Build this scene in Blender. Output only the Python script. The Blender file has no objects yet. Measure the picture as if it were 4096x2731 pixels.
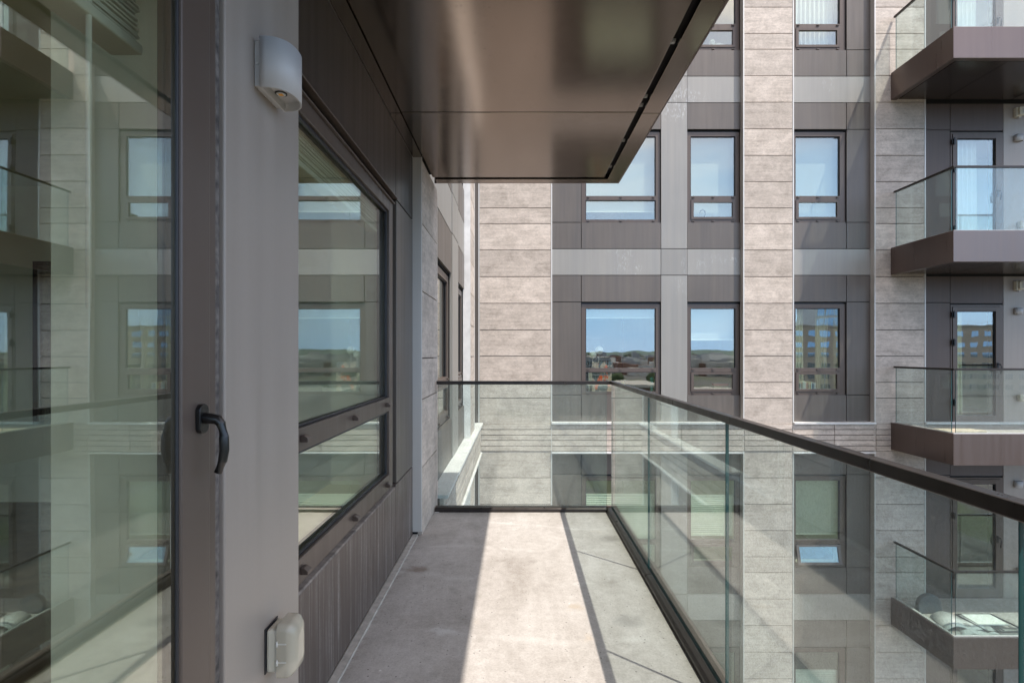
import bpy, bmesh, math, random
from mathutils import Vector, Matrix
rnd = random.Random(7)
C = bpy.context.scene
COL = C.collection
H = 1.312                      # eye height above the balcony floor (floor is z = 0)
F_PX, IW, IH = 2203.0, 4096.0, 2731.0

# ------------------------------------------------------------------ camera
cd = bpy.data.cameras.new('camera'); cam = bpy.data.objects.new('camera', cd); COL.objects.link(cam)
cam.location = (0, 0, H); cam.rotation_euler = (math.radians(90), 0, 0)
cd.sensor_width = 36; cd.lens = 36 * F_PX / IW
cd.shift_x = -19 / IW; cd.shift_y = 46.5 / IW
cd.clip_start = 0.02; cd.clip_end = 20000
C.camera = cam

# ------------------------------------------------------------------ sky and sun
SUN = Vector((0.391, -0.362, 1.0)).normalized()
w = bpy.data.worlds.new('World'); C.world = w; w.use_nodes = True
nt = w.node_tree; bg = nt.nodes['Background']
sky = nt.nodes.new('ShaderNodeTexSky'); sky.sky_type = 'NISHITA'; sky.sun_disc = False
sky.sun_elevation = math.asin(SUN.z); sky.sun_rotation = math.atan2(SUN.x, SUN.y)
sky.air_density = 1.0; sky.dust_density = 0.15; sky.ozone_density = 2.2
tc = nt.nodes.new('ShaderNodeTexCoord'); mp = nt.nodes.new('ShaderNodeMapping')
mp.inputs['Scale'].default_value = (1.2, 3.2, 6.0); mp.inputs['Rotation'].default_value = (0.2, 0.1, 0.5)
nz = nt.nodes.new('ShaderNodeTexNoise'); nz.inputs['Scale'].default_value = 1.6; nz.inputs['Detail'].default_value = 8; nz.inputs['Roughness'].default_value = 0.55
cr = nt.nodes.new('ShaderNodeMapRange'); cr.inputs[1].default_value = 0.40; cr.inputs[2].default_value = 0.74; cr.inputs[3].default_value = 0.16; cr.inputs[4].default_value = 0.85
mx = nt.nodes.new('ShaderNodeMix'); mx.data_type = 'RGBA'; mx.inputs[7].default_value = (12.8, 10.3, 7.9, 1)
nt.links.new(tc.outputs['Generated'], mp.inputs[0]); nt.links.new(mp.outputs[0], nz.inputs['Vector'])
nt.links.new(nz.outputs[0], cr.inputs[0])
up = nt.nodes.new('ShaderNodeMapRange'); up.inputs[1].default_value = 0.22; up.inputs[2].default_value = 0.62; up.inputs[3].default_value = 0.22; up.inputs[4].default_value = 1.0
sz = nt.nodes.new('ShaderNodeSeparateXYZ'); nt.links.new(tc.outputs['Generated'], sz.inputs[0]); nt.links.new(sz.outputs[2], up.inputs[0])
cm = nt.nodes.new('ShaderNodeMath'); cm.operation = 'MULTIPLY'; nt.links.new(cr.outputs[0], cm.inputs[0]); nt.links.new(up.outputs[0], cm.inputs[1])
nt.links.new(cm.outputs[0], mx.inputs[0])
sx = nt.nodes.new('ShaderNodeSeparateXYZ'); nt.links.new(tc.outputs['Generated'], sx.inputs[0])
hz = nt.nodes.new('ShaderNodeMapRange'); hz.inputs[1].default_value = 0.0; hz.inputs[2].default_value = 0.30; hz.inputs[3].default_value = 0.92; hz.inputs[4].default_value = 0.0
hz.interpolation_type = 'SMOOTHSTEP'; nt.links.new(sx.outputs[2], hz.inputs[0])
mh = nt.nodes.new('ShaderNodeMix'); mh.data_type = 'RGBA'; mh.inputs[7].default_value = (2.8, 5.2, 8.8, 1)
nt.links.new(hz.outputs[0], mh.inputs[0]); nt.links.new(sky.outputs[0], mh.inputs[6])
nt.links.new(mh.outputs[2], mx.inputs[6]); nt.links.new(mx.outputs[2], bg.inputs[0])
bg.inputs[1].default_value = 0.15
sd = bpy.data.lights.new('sun', 'SUN'); sd.energy = 2.4; sd.angle = math.radians(0.53); sd.color = (1.0, 0.925, 0.83)
so = bpy.data.objects.new('sun', sd); COL.objects.link(so); so.location = (10, -10, 30)
so.rotation_euler = (-SUN).to_track_quat('-Z', 'Y').to_euler()

C.view_settings.view_transform = 'Standard'; C.view_settings.look = 'None'
C.view_settings.exposure = 1.13; C.view_settings.gamma = 1
C.render.engine = 'CYCLES'
cy = C.cycles
cy.max_bounces = 14; cy.diffuse_bounces = 5; cy.glossy_bounces = 6; cy.transmission_bounces = 6
cy.transparent_max_bounces = 40; cy.caustics_reflective = False; cy.caustics_refractive = False
cy.sample_clamp_indirect = 6; cy.use_denoising = True

# ------------------------------------------------------------------ materials
def N(nt, t, **kw):
    n = nt.nodes.new(t)
    for k, v in kw.items(): setattr(n, k, v)
    return n
def math_(nt, op, a, b=None, c=None, clamp=False):
    n = N(nt, 'ShaderNodeMath', operation=op, use_clamp=clamp)
    for i, v in enumerate((a, b, c)):
        if v is None: continue
        if isinstance(v, (int, float)): n.inputs[i].default_value = v
        else: nt.links.new(v, n.inputs[i])
    return n.outputs[0]
def noise(nt, vec, scale, detail=5, rough=0.55, stretch=(1, 1, 1), dist=0):
    m = N(nt, 'ShaderNodeMapping'); m.inputs['Scale'].default_value = stretch
    nt.links.new(vec, m.inputs[0])
    n = N(nt, 'ShaderNodeTexNoise'); n.inputs['Scale'].default_value = scale
    n.inputs['Detail'].default_value = detail; n.inputs['Roughness'].default_value = rough
    n.inputs['Distortion'].default_value = dist
    nt.links.new(m.outputs[0], n.inputs['Vector'])
    return n.outputs[0]
def rng(nt, v, a, b, c=0.0, d=1.0):
    n = N(nt, 'ShaderNodeMapRange'); nt.links.new(v, n.inputs[0])
    for i, x in enumerate((a, b, c, d)): n.inputs[i + 1].default_value = x
    return n.outputs[0]
def mixc(nt, fac, a, b, mode='MIX'):
    n = N(nt, 'ShaderNodeMix', data_type='RGBA', blend_type=mode)
    for i, v in ((0, fac), (6, a), (7, b)):
        if isinstance(v, (int, float)): n.inputs[i].default_value = v
        elif isinstance(v, tuple): n.inputs[i].default_value = v if len(v) == 4 else (*v, 1)
        else: nt.links.new(v, n.inputs[i])
    return n.outputs[2]
def new_mat(name):
    m = bpy.data.materials.new(name); m.use_nodes = True
    nt = m.node_tree; b = nt.nodes['Principled BSDF']
    g = N(nt, 'ShaderNodeNewGeometry')
    return m, nt, b, g
def bump(nt, b, h, strength, dist):
    n = N(nt, 'ShaderNodeBump'); n.inputs['Strength'].default_value = strength; n.inputs['Distance'].default_value = dist
    nt.links.new(h, n.inputs['Height']); nt.links.new(n.outputs[0], b.inputs['Normal'])

def plain(name, col, rough=0.5, metal=0.0, spec=0.5, var=0.12, scale=6, coat=0.0):
    m, nt, b, g = new_mat(name)
    n = noise(nt, g.outputs['Position'], scale, 6)
    c = mixc(nt, rng(nt, n, 0.3, 0.7), tuple(x * (1 - var) for x in col), tuple(min(1, x * (1 + var)) for x in col))
    nt.links.new(c, b.inputs['Base Color'])
    b.inputs['Roughness'].default_value = rough; b.inputs['Metallic'].default_value = metal
    b.inputs['Specular IOR Level'].default_value = spec; b.inputs['Coat Weight'].default_value = coat
    b.inputs['Coat Roughness'].default_value = 0.2
    return m

def panel_metal(name, col, rough=0.38, metal=0.3, streak=0.18, dirt=0.0, spec=0.5, wave=0.10, drips=0.0, scuff=0.0):
    """factory painted aluminium: slight panel to panel shade, rain streaks, fine grain"""
    m, nt, b, g = new_mat(name); P = g.outputs['Position']
    big = noise(nt, P, 0.7, 3); stk = noise(nt, P, 3.0, 5, 0.6, (5, 5, 0.22)); grain = noise(nt, P, 120, 2)
    f = math_(nt, 'ADD', math_(nt, 'MULTIPLY', big, 0.45), math_(nt, 'MULTIPLY', stk, 0.55))
    c = mixc(nt, rng(nt, f, 0.32, 0.68), tuple(x * (1 - streak) for x in col), tuple(x * (1 + streak) for x in col))
    isl = math_(nt, 'MULTIPLY_ADD', g.outputs['Random Per Island'], 0.16, 0.92)
    gr = math_(nt, 'MULTIPLY_ADD', grain, 0.05, 0.975)
    k = math_(nt, 'MULTIPLY', isl, gr)
    cc = N(nt, 'ShaderNodeCombineColor')
    for i in range(3): nt.links.new(k, cc.inputs[i])
    c = mixc(nt, 1.0, c, cc.outputs[0], 'MULTIPLY')
    if dirt > 0:
        d = noise(nt, P, 44, 5, 0.75, (1.2, 1.2, 0.022)); sp = noise(nt, P, 60, 3, 0.6)
        dd = math_(nt, 'MULTIPLY', rng(nt, d, 0.50, 0.70), dirt)
        dd = math_(nt, 'MULTIPLY', dd, rng(nt, sp, 0.3, 0.6, 0.45, 1.0))
        c = mixc(nt, dd, c, (0.46, 0.43, 0.41))
    if scuff > 0:
        k = math_(nt, 'MULTIPLY', rng(nt, noise(nt, P, 0.9, 3), 0.60, 0.70), rng(nt, noise(nt, P, 26, 4, 0.7, (1.4, 1.4, 0.5)), 0.52, 0.66))
        c = mixc(nt, math_(nt, 'MULTIPLY', k, scuff), c, (0.72, 0.72, 0.72))
    if drips > 0:      # dried water spots in a loose band
        v = N(nt, 'ShaderNodeTexVoronoi'); v.inputs['Scale'].default_value = 26; nt.links.new(P, v.inputs['Vector'])
        dd = math_(nt, 'MULTIPLY', rng(nt, v.outputs['Distance'], 0.13, 0.07), rng(nt, noise(nt, P, 1.6, 2, 0.5, (1.6, 0.35, 1)), 0.52, 0.60))
        c = mixc(nt, math_(nt, 'MULTIPLY', dd, drips), c, tuple(x * 0.45 for x in col))
    nt.links.new(c, b.inputs['Base Color'])
    rr = rng(nt, stk, 0.3, 0.7, rough - (0.06 if wave else 0.012), rough + (0.08 if wave else 0.015)); nt.links.new(rr, b.inputs['Roughness'])
    b.inputs['Metallic'].default_value = metal; b.inputs['Specular IOR Level'].default_value = spec
    if wave > 0: bump(nt, b, noise(nt, P, 1.1, 2), wave, 0.02)
    return m

def concrete_panel(name, light, dark):
    """fibre cement cladding: mottled clouds and faint horizontal press lines"""
    m, nt, b, g = new_mat(name); P0 = g.outputs['Position']
    isl = g.outputs['Random Per Island']
    off = N(nt, 'ShaderNodeVectorMath', operation='SCALE'); off.inputs[0].default_value = (3.1, 2.3, 0.0)
    nt.links.new(isl, off.inputs['Scale'])
    ad = N(nt, 'ShaderNodeVectorMath', operation='ADD'); nt.links.new(P0, ad.inputs[0]); nt.links.new(off.outputs[0], ad.inputs[1])
    P = ad.outputs[0]
    cl = noise(nt, P, 4.0, 8, 0.68, (1, 1, 1.3), 0.5)
    ln = noise(nt, P, 2.2, 6, 0.7, (0.8, 0.8, 12))
    fine = noise(nt, P, 28, 5, 0.7, (0.8, 0.8, 1.6))
    pits = noise(nt, P, 70, 3, 0.6)
    f = math_(nt, 'ADD', math_(nt, 'MULTIPLY', cl, 0.42), math_(nt, 'ADD', math_(nt, 'MULTIPLY', ln, 0.28), math_(nt, 'MULTIPLY', fine, 0.30)))
    c = mixc(nt, rng(nt, f, 0.40, 0.585), dark, light)
    c = mixc(nt, math_(nt, 'MULTIPLY', rng(nt, pits, 0.58, 0.70), 0.45), c, tuple(x * 0.5 for x in dark))
    k = math_(nt, 'MULTIPLY_ADD', isl, 0.22, 0.89)
    cc = N(nt, 'ShaderNodeCombineColor')
    for i in range(3): nt.links.new(k, cc.inputs[i])
    c = mixc(nt, 1.0, c, cc.outputs[0], 'MULTIPLY')
    nt.links.new(c, b.inputs['Base Color']); b.inputs['Roughness'].default_value = 0.75
    bump(nt, b, f, 0.15, 0.01)
    return m

def floor_concrete(name):
    m, nt, b, g = new_mat(name); P = g.outputs['Position']
    cl = noise(nt, P, 1.7, 8, 0.6, (1, 1, 1), 0.8); st = noise(nt, P, 3.5, 7, 0.65, (1.6, 0.5, 1), 1.2)
    fine = noise(nt, P, 90, 4, 0.7); fm = noise(nt, P, 22, 5, 0.6)
    f = math_(nt, 'ADD', math_(nt, 'MULTIPLY', cl, 0.30), math_(nt, 'ADD', math_(nt, 'MULTIPLY', st, 0.26), math_(nt, 'ADD', math_(nt, 'MULTIPLY', fm, 0.20), math_(nt, 'MULTIPLY', fine, 0.24))))
    c = mixc(nt, rng(nt, f, 0.38, 0.61), (0.355, 0.322, 0.292), (0.61, 0.575, 0.545))
    # trowel and water marks: thin pale arcs
    wv = N(nt, 'ShaderNodeTexWave', bands_direction='Y'); wv.inputs['Scale'].default_value = 0.55; wv.inputs['Distortion'].default_value = 9
    wv.inputs['Detail'].default_value = 3; wv.inputs['Detail Scale'].default_value = 0.6; nt.links.new(P, wv.inputs['Vector'])
    arc = math_(nt, 'MULTIPLY', rng(nt, wv.outputs['Fac'], 0.965, 1.0), rng(nt, cl, 0.45, 0.6))
    c = mixc(nt, math_(nt, 'MULTIPLY', arc, 0.35), c, (0.72, 0.70, 0.67))
    # pin holes, paint flecks, ochre spots
    v = N(nt, 'ShaderNodeTexVoronoi'); v.inputs['Scale'].default_value = 26; nt.links.new(P, v.inputs['Vector'])
    pin = math_(nt, 'MULTIPLY', math_(nt, 'LESS_THAN', v.outputs['Distance'], 0.105), math_(nt, 'GREATER_THAN', fm, 0.47))
    c = mixc(nt, math_(nt, 'MULTIPLY', pin, 0.7), c, (0.12, 0.11, 0.10))
    v2 = N(nt, 'ShaderNodeTexVoronoi'); v2.inputs['Scale'].default_value = 9; nt.links.new(P, v2.inputs['Vector'])
    wp = math_(nt, 'MULTIPLY', math_(nt, 'LESS_THAN', v2.outputs['Distance'], 0.05), math_(nt, 'GREATER_THAN', cl, 0.52))
    c = mixc(nt, math_(nt, 'MULTIPLY', wp, 0.7), c, (0.8, 0.79, 0.77))
    v3 = N(nt, 'ShaderNodeTexVoronoi'); v3.inputs['Scale'].default_value = 2.3; nt.links.new(P, v3.inputs['Vector'])
    oc = math_(nt, 'MULTIPLY', rng(nt, v3.outputs['Distance'], 0.13, 0.03), rng(nt, fm, 0.45, 0.62))
    c = mixc(nt, math_(nt, 'MULTIPLY', oc, 0.18), c, (0.55, 0.36, 0.13))
    for px, py, rad, col in ((-0.60, 3.34, 0.075, (0.16, 0.10, 0.06)), (0.66, 3.9, 0.10, (0.22, 0.20, 0.18)), (0.30, 2.85, 0.05, (0.44, 0.36, 0.27)), (-0.35, 2.6, 0.06, (0.66, 0.65, 0.63)), (0.55, 2.7, 0.09, (0.25, 0.235, 0.22))):
        dn = N(nt, 'ShaderNodeVectorMath', operation='DISTANCE'); nt.links.new(P, dn.inputs[0]); dn.inputs[1].default_value = (px, py, 0)
        k = math_(nt, 'MULTIPLY', rng(nt, math_(nt, 'MULTIPLY_ADD', fm, -0.14, dn.outputs['Value']), rad - 0.07, rad * 0.3 - 0.07), 0.6)
        c = mixc(nt, k, c, col)
    # dust gathered along the kerb and under the wall
    sp2 = N(nt, 'ShaderNodeSeparateXYZ'); nt.links.new(P, sp2.inputs[0])
    ed = math_(nt, 'MAXIMUM', rng(nt, sp2.outputs[0], 0.64, 0.76), rng(nt, sp2.outputs[0], -0.60, -0.71))
    ed = math_(nt, 'MAXIMUM', ed, rng(nt, sp2.outputs[1], 4.40, 4.57))
    c = mixc(nt, math_(nt, 'MULTIPLY', math_(nt, 'MULTIPLY', ed, rng(nt, fm, 0.40, 0.62)), 0.55), c, (0.21, 0.185, 0.16))
    sn = noise(nt, P, 4.5, 4, 0.6)
    c = mixc(nt, math_(nt, 'MULTIPLY', rng(nt, sn, 0.60, 0.72), 0.4), c, (0.24, 0.215, 0.19))
    sp = noise(nt, P, 110, 3, 0.85)
    c = mixc(nt, math_(nt, 'MULTIPLY', rng(nt, sp, 0.57, 0.68), 0.5), c, (0.17, 0.15, 0.13))
    nt.links.new(c, b.inputs['Base Color']); b.inputs['Roughness'].default_value = 0.8; b.inputs['Specular IOR Level'].default_value = 0.3
    bump(nt, b, math_(nt, 'ADD', fine, fm), 0.25, 0.004)
    return m

def glass(name, r0, tint, wob=0.0, dirt=0.0, rough=0.0):
    """architectural pane: Schlick reflection over straight-through tinted transmission (lets the sun through)"""
    m = bpy.data.materials.new(name); m.use_nodes = True; nt = m.node_tree
    for n in list(nt.nodes):
        if n.type != 'OUTPUT_MATERIAL': nt.nodes.remove(n)
    out = nt.nodes['Material Output']; g = N(nt, 'ShaderNodeNewGeometry')
    d = N(nt, 'ShaderNodeVectorMath', operation='DOT_PRODUCT')
    nt.links.new(g.outputs['Incoming'], d.inputs[0]); nt.links.new(g.outputs['Normal'], d.inputs[1])
    ca = math_(nt, 'ABSOLUTE', d.outputs['Value'])
    p5 = math_(nt, 'POWER', math_(nt, 'SUBTRACT', 1.0, ca, clamp=True), 5.0)
    fr = math_(nt, 'MULTIPLY_ADD', p5, 1.0 - r0, r0, clamp=True)
    tr = N(nt, 'ShaderNodeBsdfTransparent'); tr.inputs[0].default_value = (*tint, 1)
    gl = N(nt, 'ShaderNodeBsdfGlossy'); gl.inputs['Roughness'].default_value = rough; gl.inputs[0].default_value = (0.95, 0.98, 0.97, 1)
    if wob > 0:
        nb = N(nt, 'ShaderNodeBump'); nb.inputs['Strength'].default_value = wob; nb.inputs['Distance'].default_value = 0.02
        nt.links.new(noise(nt, g.outputs['Position'], 2.4, 1.5, 0.4), nb.inputs['Height']); nt.links.new(nb.outputs[0], gl.inputs['Normal'])
    ms = N(nt, 'ShaderNodeMixShader'); nt.links.new(fr, ms.inputs[0]); nt.links.new(tr.outputs[0], ms.inputs[1]); nt.links.new(gl.outputs[0], ms.inputs[2])
    last = ms.outputs[0]
    if dirt > 0:
        df = N(nt, 'ShaderNodeBsdfDiffuse'); df.inputs[0].default_value = (0.95, 0.96, 0.94, 1)
        s1 = noise(nt, g.outputs['Position'], 120, 3, 0.7); s2 = noise(nt, g.outputs['Position'], 3, 4, 0.6, (1, 1, 0.35))
        dd = math_(nt, 'MULTIPLY', math_(nt, 'MULTIPLY', rng(nt, s1, 0.42, 0.66), rng(nt, s2, 0.3, 0.7, 0.25, 1.0)), dirt)
        m2 = N(nt, 'ShaderNodeMixShader'); nt.links.new(dd, m2.inputs[0]); nt.links.new(last, m2.inputs[1]); nt.links.new(df.outputs[0], m2.inputs[2])
        last = m2.outputs[0]
    nt.links.new(last, out.inputs[0])
    return m

M = {}
M['metal'] = panel_metal('dark_panel_metal', (0.133, 0.115, 0.100), 0.40, 0.25)
M['metal_stain'] = panel_metal('stained_panel_metal', (0.110, 0.085, 0.072), 0.42, 0.2, 0.2, dirt=0.8)
M['metal_shiny'] = panel_metal('black_panel_metal', (0.036, 0.031, 0.029), 0.34, 0.3)
M['far_soffit'] = panel_metal('dark_soffit_metal', (0.10, 0.082, 0.075), 0.2, 0.8, 0.03, wave=0.0)
M['light'] = panel_metal('light_panel_metal', (0.30, 0.287, 0.262), 0.42, 0.25, 0.10, scuff=0.5)
M['recess'] = panel_metal('brown_recess_metal', (0.105, 0.080, 0.070), 0.5, 0.1)
M['pillar'] = panel_metal('grey_panel_metal', (0.330, 0.288, 0.252), 0.40, 0.12, 0.10)
M['bronze'] = panel_metal('bronze_soffit_metal', (0.245, 0.196, 0.162), 0.135, 0.97, 0.03, wave=0.0, drips=0.8)
M['fascia'] = panel_metal('bronze_fascia_metal', (0.165, 0.128, 0.115), 0.32, 0.75, 0.08)
M['frame'] = panel_metal('bronze_window_frame', (0.108, 0.083, 0.069), 0.36, 0.22, 0.16)
M['rail'] = panel_metal('dark_bronze_rail', (0.036, 0.029, 0.026), 0.33, 0.4, 0.30)
M['trim'] = panel_metal('pale_trim_metal', (0.62, 0.605, 0.575), 0.38, 0.2, 0.06)
M['white_trim'] = plain('white_flashing', (0.78, 0.77, 0.75), 0.4, 0.1)
M['concrete'] = concrete_panel('fibre_cement', (0.67, 0.588, 0.515), (0.40, 0.345, 0.295))
M['floor'] = floor_concrete('balcony_concrete')
M['strip'] = plain('cement_strip', (0.47, 0.44, 0.40), 0.85, var=0.2, scale=25)
M['worn'] = plain('worn_sealant', (0.13, 0.115, 0.105), 0.8, var=0.75, scale=45)
M['dusty'] = plain('dusty_sill', (0.22, 0.19, 0.165), 0.8, var=0.5, scale=18)
M['black'] = plain('black_gap', (0.012, 0.011, 0.011), 0.7)
M['gasket'] = plain('black_gasket', (0.018, 0.018, 0.022), 0.45)
M['handle'] = plain('black_handle', (0.006, 0.006, 0.0065), 0.32, 0.0, 0.5, coat=0.15)
M['lamp'] = plain('light_grey_paint', (0.50, 0.49, 0.48), 0.45, var=0.05)
M['cream'] = plain('cream_plastic', (0.66, 0.62, 0.50), 0.5, var=0.05)
M['wall'] = plain('interior_paint', (0.82, 0.80, 0.62), 0.8, var=0.04)
M['wall_dark'] = plain('interior_painted_shade', (0.10, 0.095, 0.09), 0.8, var=0.06)  # dimness of the deep rooms put into the wall colour
M['wood'] = plain('oak_floor', (0.13, 0.085, 0.05), 0.5, var=0.3, scale=9)
M['blind'] = plain('white_blind', (0.88, 0.88, 0.82), 0.6, var=0.03)
M['shade'] = plain('roller_shade_fabric', (0.50, 0.51, 0.50), 0.85, var=0.04, scale=60)
M['curtain'] = plain('cream_curtain', (0.72, 0.70, 0.52), 0.9, var=0.06, scale=20)
M['sheer'] = plain('white_sheer', (0.80, 0.81, 0.83), 0.9, var=0.04, scale=20)
M['win'] = glass('coated_window_glass', 0.16, (0.94, 0.98, 0.93), 0.035)
M['win_near'] = glass('window_glass', 0.225, (0.965, 0.985, 0.90), 0.02)
M['railglass'] = glass('railing_glass', 0.06, (0.895, 0.955, 0.945), 0.0, dirt=0.13)
M['edge'] = plain('glass_edge', (0.012, 0.075, 0.08), 0.25, var=0.1, spec=0.7)
M['clear'] = plain('cloudy_ivory_plastic', (0.66, 0.60, 0.47), 0.22, var=0.05)
M['clear'].node_tree.nodes['Principled BSDF'].inputs['Transmission Weight'].default_value = 0.35

# ------------------------------------------------------------------ mesh helpers
class MB:
    def __init__(self, mats): self.bm = bmesh.new(); self.mats = mats if isinstance(mats, (list, tuple)) else [mats]
    def box(self, x0, x1, y0, y1, z0, z1, mi=0, side=None):
        x0, x1 = sorted((x0, x1)); y0, y1 = sorted((y0, y1)); z0, z1 = sorted((z0, z1))
        v = [self.bm.verts.new((x, y, z)) for x in (x0, x1) for y in (y0, y1) for z in (z0, z1)]
        for k, q in enumerate(((0, 1, 3, 2), (4, 6, 7, 5), (0, 4, 5, 1), (2, 3, 7, 6), (0, 2, 6, 4), (1, 5, 7, 3))):
            f = self.bm.faces.new([v[i] for i in q]); f.material_index = mi
            if side is not None and k // 2 != side[0]: f.material_index = side[1]     # edge faces of a pane
        return self
    def poly(self, pts, n, lo, hi, mi=0, smooth=False):
        """prism: pts 2-D profile in the two axes other than n, from lo to hi along n"""
        def P(a, b, t): return {0: (t, a, b), 1: (a, t, b), 2: (a, b, t)}[n]
        A = [self.bm.verts.new(P(a, b, lo)) for a, b in pts]; B = [self.bm.verts.new(P(a, b, hi)) for a, b in pts]
        k = len(pts)
        for i in range(k):
            f = self.bm.faces.new((A[i], A[(i + 1) % k], B[(i + 1) % k], B[i])); f.material_index = mi; f.smooth = smooth
        f = self.bm.faces.new(A[::-1]); f.material_index = mi
        f = self.bm.faces.new(B); f.material_index = mi
        return self
    def tube(self, pts, r, n=10, mi=0, flat=None):
        pts = [Vector(p) for p in pts]; rs = r if isinstance(r, (list, tuple)) else [r] * len(pts)
        rings = []; up = Vector((0, 0, 1))
        for i, p in enumerate(pts):
            t = (pts[min(i + 1, len(pts) - 1)] - pts[max(i - 1, 0)]).normalized()
            a = t.cross(up if abs(t.dot(up)) < 0.95 else Vector((0, 1, 0))).normalized(); b = t.cross(a).normalized()
            fl = flat if flat else 1.0
            rings.append([self.bm.verts.new(p + (a * math.cos(2 * math.pi * k / n) * fl + b * math.sin(2 * math.pi * k / n)) * rs[i]) for k in range(n)])
        for i in range(len(rings) - 1):
            for k in range(n):
                f = self.bm.faces.new((rings[i][k], rings[i][(k + 1) % n], rings[i + 1][(k + 1) % n], rings[i + 1][k])); f.smooth = True; f.material_index = mi
        for q in (rings[0][::-1], rings[-1]):
            f = self.bm.faces.new(q); f.material_index = mi
        return self
    def ball(self, c, r, mi=0, s=(1, 1, 1), sub=3):
        d = bmesh.ops.create_icosphere(self.bm, subdivisions=sub, radius=r, matrix=Matrix.Translation(c) @ Matrix.Diagonal((*s, 1)))
        for v in d['verts']:
            for f in v.link_faces: f.smooth = True; f.material_index = mi
        return self
    def build(self, name, parent=None, bevel=0.0, seg=2):
        bmesh.ops.recalc_face_normals(self.bm, faces=self.bm.faces)
        loc = Vector((0, 0, 0))
        if parent is not None:
            p = parent
            while p is not None: loc += p.location; p = p.parent
        else:
            zs = [v.co for v in self.bm.verts]
            loc = Vector(((min(v.x for v in zs) + max(v.x for v in zs)) / 2, (min(v.y for v in zs) + max(v.y for v in zs)) / 2, min(v.z for v in zs)))
        me = bpy.data.meshes.new(name)
        for v in self.bm.verts: v.co -= loc
        self.bm.to_mesh(me); self.bm.free()
        for m in self.mats: me.materials.append(m)
        o = bpy.data.objects.new(name, me); COL.objects.link(o)
        if parent is not None: o.parent = parent
        else: o.location = loc
        if bevel > 0:
            b = o.modifiers.new('bevel', 'BEVEL'); b.width = bevel; b.segments = seg; b.limit_method = 'ANGLE'
            b.harden_normals = False
        return o
def thing(name, label, cat, loc, group=None):
    o = bpy.data.objects.new(name, None); COL.objects.link(o); o.location = loc; o.empty_display_size = 0.2
    return tag(o, label, cat, group)
def tag(o, label, cat, group=None):
    o['label'] = label; o['category'] = cat
    if group: o['group'] = group
    return o
def struct(o): o['kind'] = 'structure'; return o

class Facade:
    """u runs along the wall, d is depth into the wall from the metal cladding plane, z is height above eye level"""
    def __init__(self, axis, plane, inward): self.axis, self.plane, self.inw = axis, plane, inward
    def box(self, mb, u0, u1, d0, d1, z0, z1, mi=0, pane=False):
        a, b = self.plane + self.inw * d0, self.plane + self.inw * d1
        if self.axis == 'x': mb.box(u0, u1, a, b, z0 + H, z1 + H, mi, (1, 1) if pane else None)
        else: mb.box(a, b, u0, u1, z0 + H, z1 + H, mi, (0, 1) if pane else None)

S = 3.1                                  # storey
F0 = 1.868                               # top of the pale band, eye-relative
def F(k): return F0 + S * k
G = 0.012                                # open joint between cladding panels

DM = 9.906                               # metal cladding plane of the wing we look at
FAR = Facade('x', DM, +1)
CON = -0.108                             # concrete columns stand proud
KS = range(-4, 4)
ZLO, ZHI = -14.3, F(3) + 0.55

far_wing = thing('apartment_building', 'apartment wing across the courtyard with dark metal panels and pale concrete columns', 'building', (4.5, DM, ZLO + H))

# ---- concrete columns (planks with open joints)
def plank_lines(z_top, z_bot, z0=1.838):
    seq = (0.474, 0.473, 0.473, 0.465, 0.467, 0.280, 0.468)
    out = []; z = z0 + S * 5
    i = 0
    while z > z_bot - 1:
        out.append(z); z -= seq[i % 7]; i += 1
    out = [q for q in out if z_bot < q < z_top]
    return [z_top] + out + [z_bot]
def concrete_column(fac, u0, u1, d0, parent, z_top=ZHI, z_bot=ZLO, skip=None):
    mb = MB([M['concrete'], M['black']])
    ls = plank_lines(z_top, z_bot)
    for a, b in zip(ls, ls[1:]):
        if skip and b < skip[1] and a > skip[0]:
            if a > skip[1] + 0.02: fac.box(mb, u0, u1, d0, d0 + 0.03, skip[1], a - G)
            if b < skip[0] - 0.02: fac.box(mb, u0, u1, d0, d0 + 0.03, b + 0.0, skip[0])
            continue
        fac.box(mb, u0, u1, d0, d0 + 0.03, b, a - G)
    fac.box(mb, u0 + 0.004, u1 - 0.004, d0 + 0.031, 0.30, z_bot, z_top, 1)
    mb.build('concrete_column', parent)
    tb = MB(M['trim'])
    for u, s in ((u0, -1), (u1, 1)):
        fac.box(tb, u + s * 0.003, u + s * 0.024, d0 - 0.006, 0.02, z_bot, z_top)
    tb.build('column_trim', parent)
RB = (-1.745, -1.262)                      # ribbed concrete band at our floor level
COLS = ((-0.66, 0.606), (4.05, 4.905), (6.385, 7.25), (10.3, 11.2))
for a, b in COLS: concrete_column(FAR, a, b, CON, far_wing, skip=RB)

# ---- ribbed band wrapping the courtyard
rb = MB([M['concrete'], M['black']]); rows = [RB[0] + (RB[1] - RB[0]) * i / 5 for i in range(6)]
us = [-0.66, 0.618, 1.9, 2.93, 4.05, 4.905, 5.65, 6.385, 7.25, 8.6, 10.3, 11.2, 13.5]
for u0, u1 in zip(us, us[1:]):
    for z0, z1 in zip(rows, rows[1:]): FAR.box(rb, u0 + 0.005, u1 - 0.005, CON - 0.012, CON + 0.02, z0 + 0.008, z1 - 0.004)
FAR.box(rb, -0.64, 13.5, CON + 0.022, 0.32, RB[0], RB[1], 1)
rb.build('ribbed_concrete_band', far_wing)
sl = MB(M['white_trim'])
for u0, u1 in ((0.62, 4.03), (4.92, 6.37), (7.26, 10.29)):
    FAR.box(sl, u0, u1, CON - 0.045, 0.0, RB[1] + 0.004, RB[1] + 0.034)
    FAR.box(sl, u0, u1, CON - 0.035, 0.0, RB[0] - 0.036, RB[0] - 0.006)
sl.build('sill_flashing', far_wing)

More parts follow.
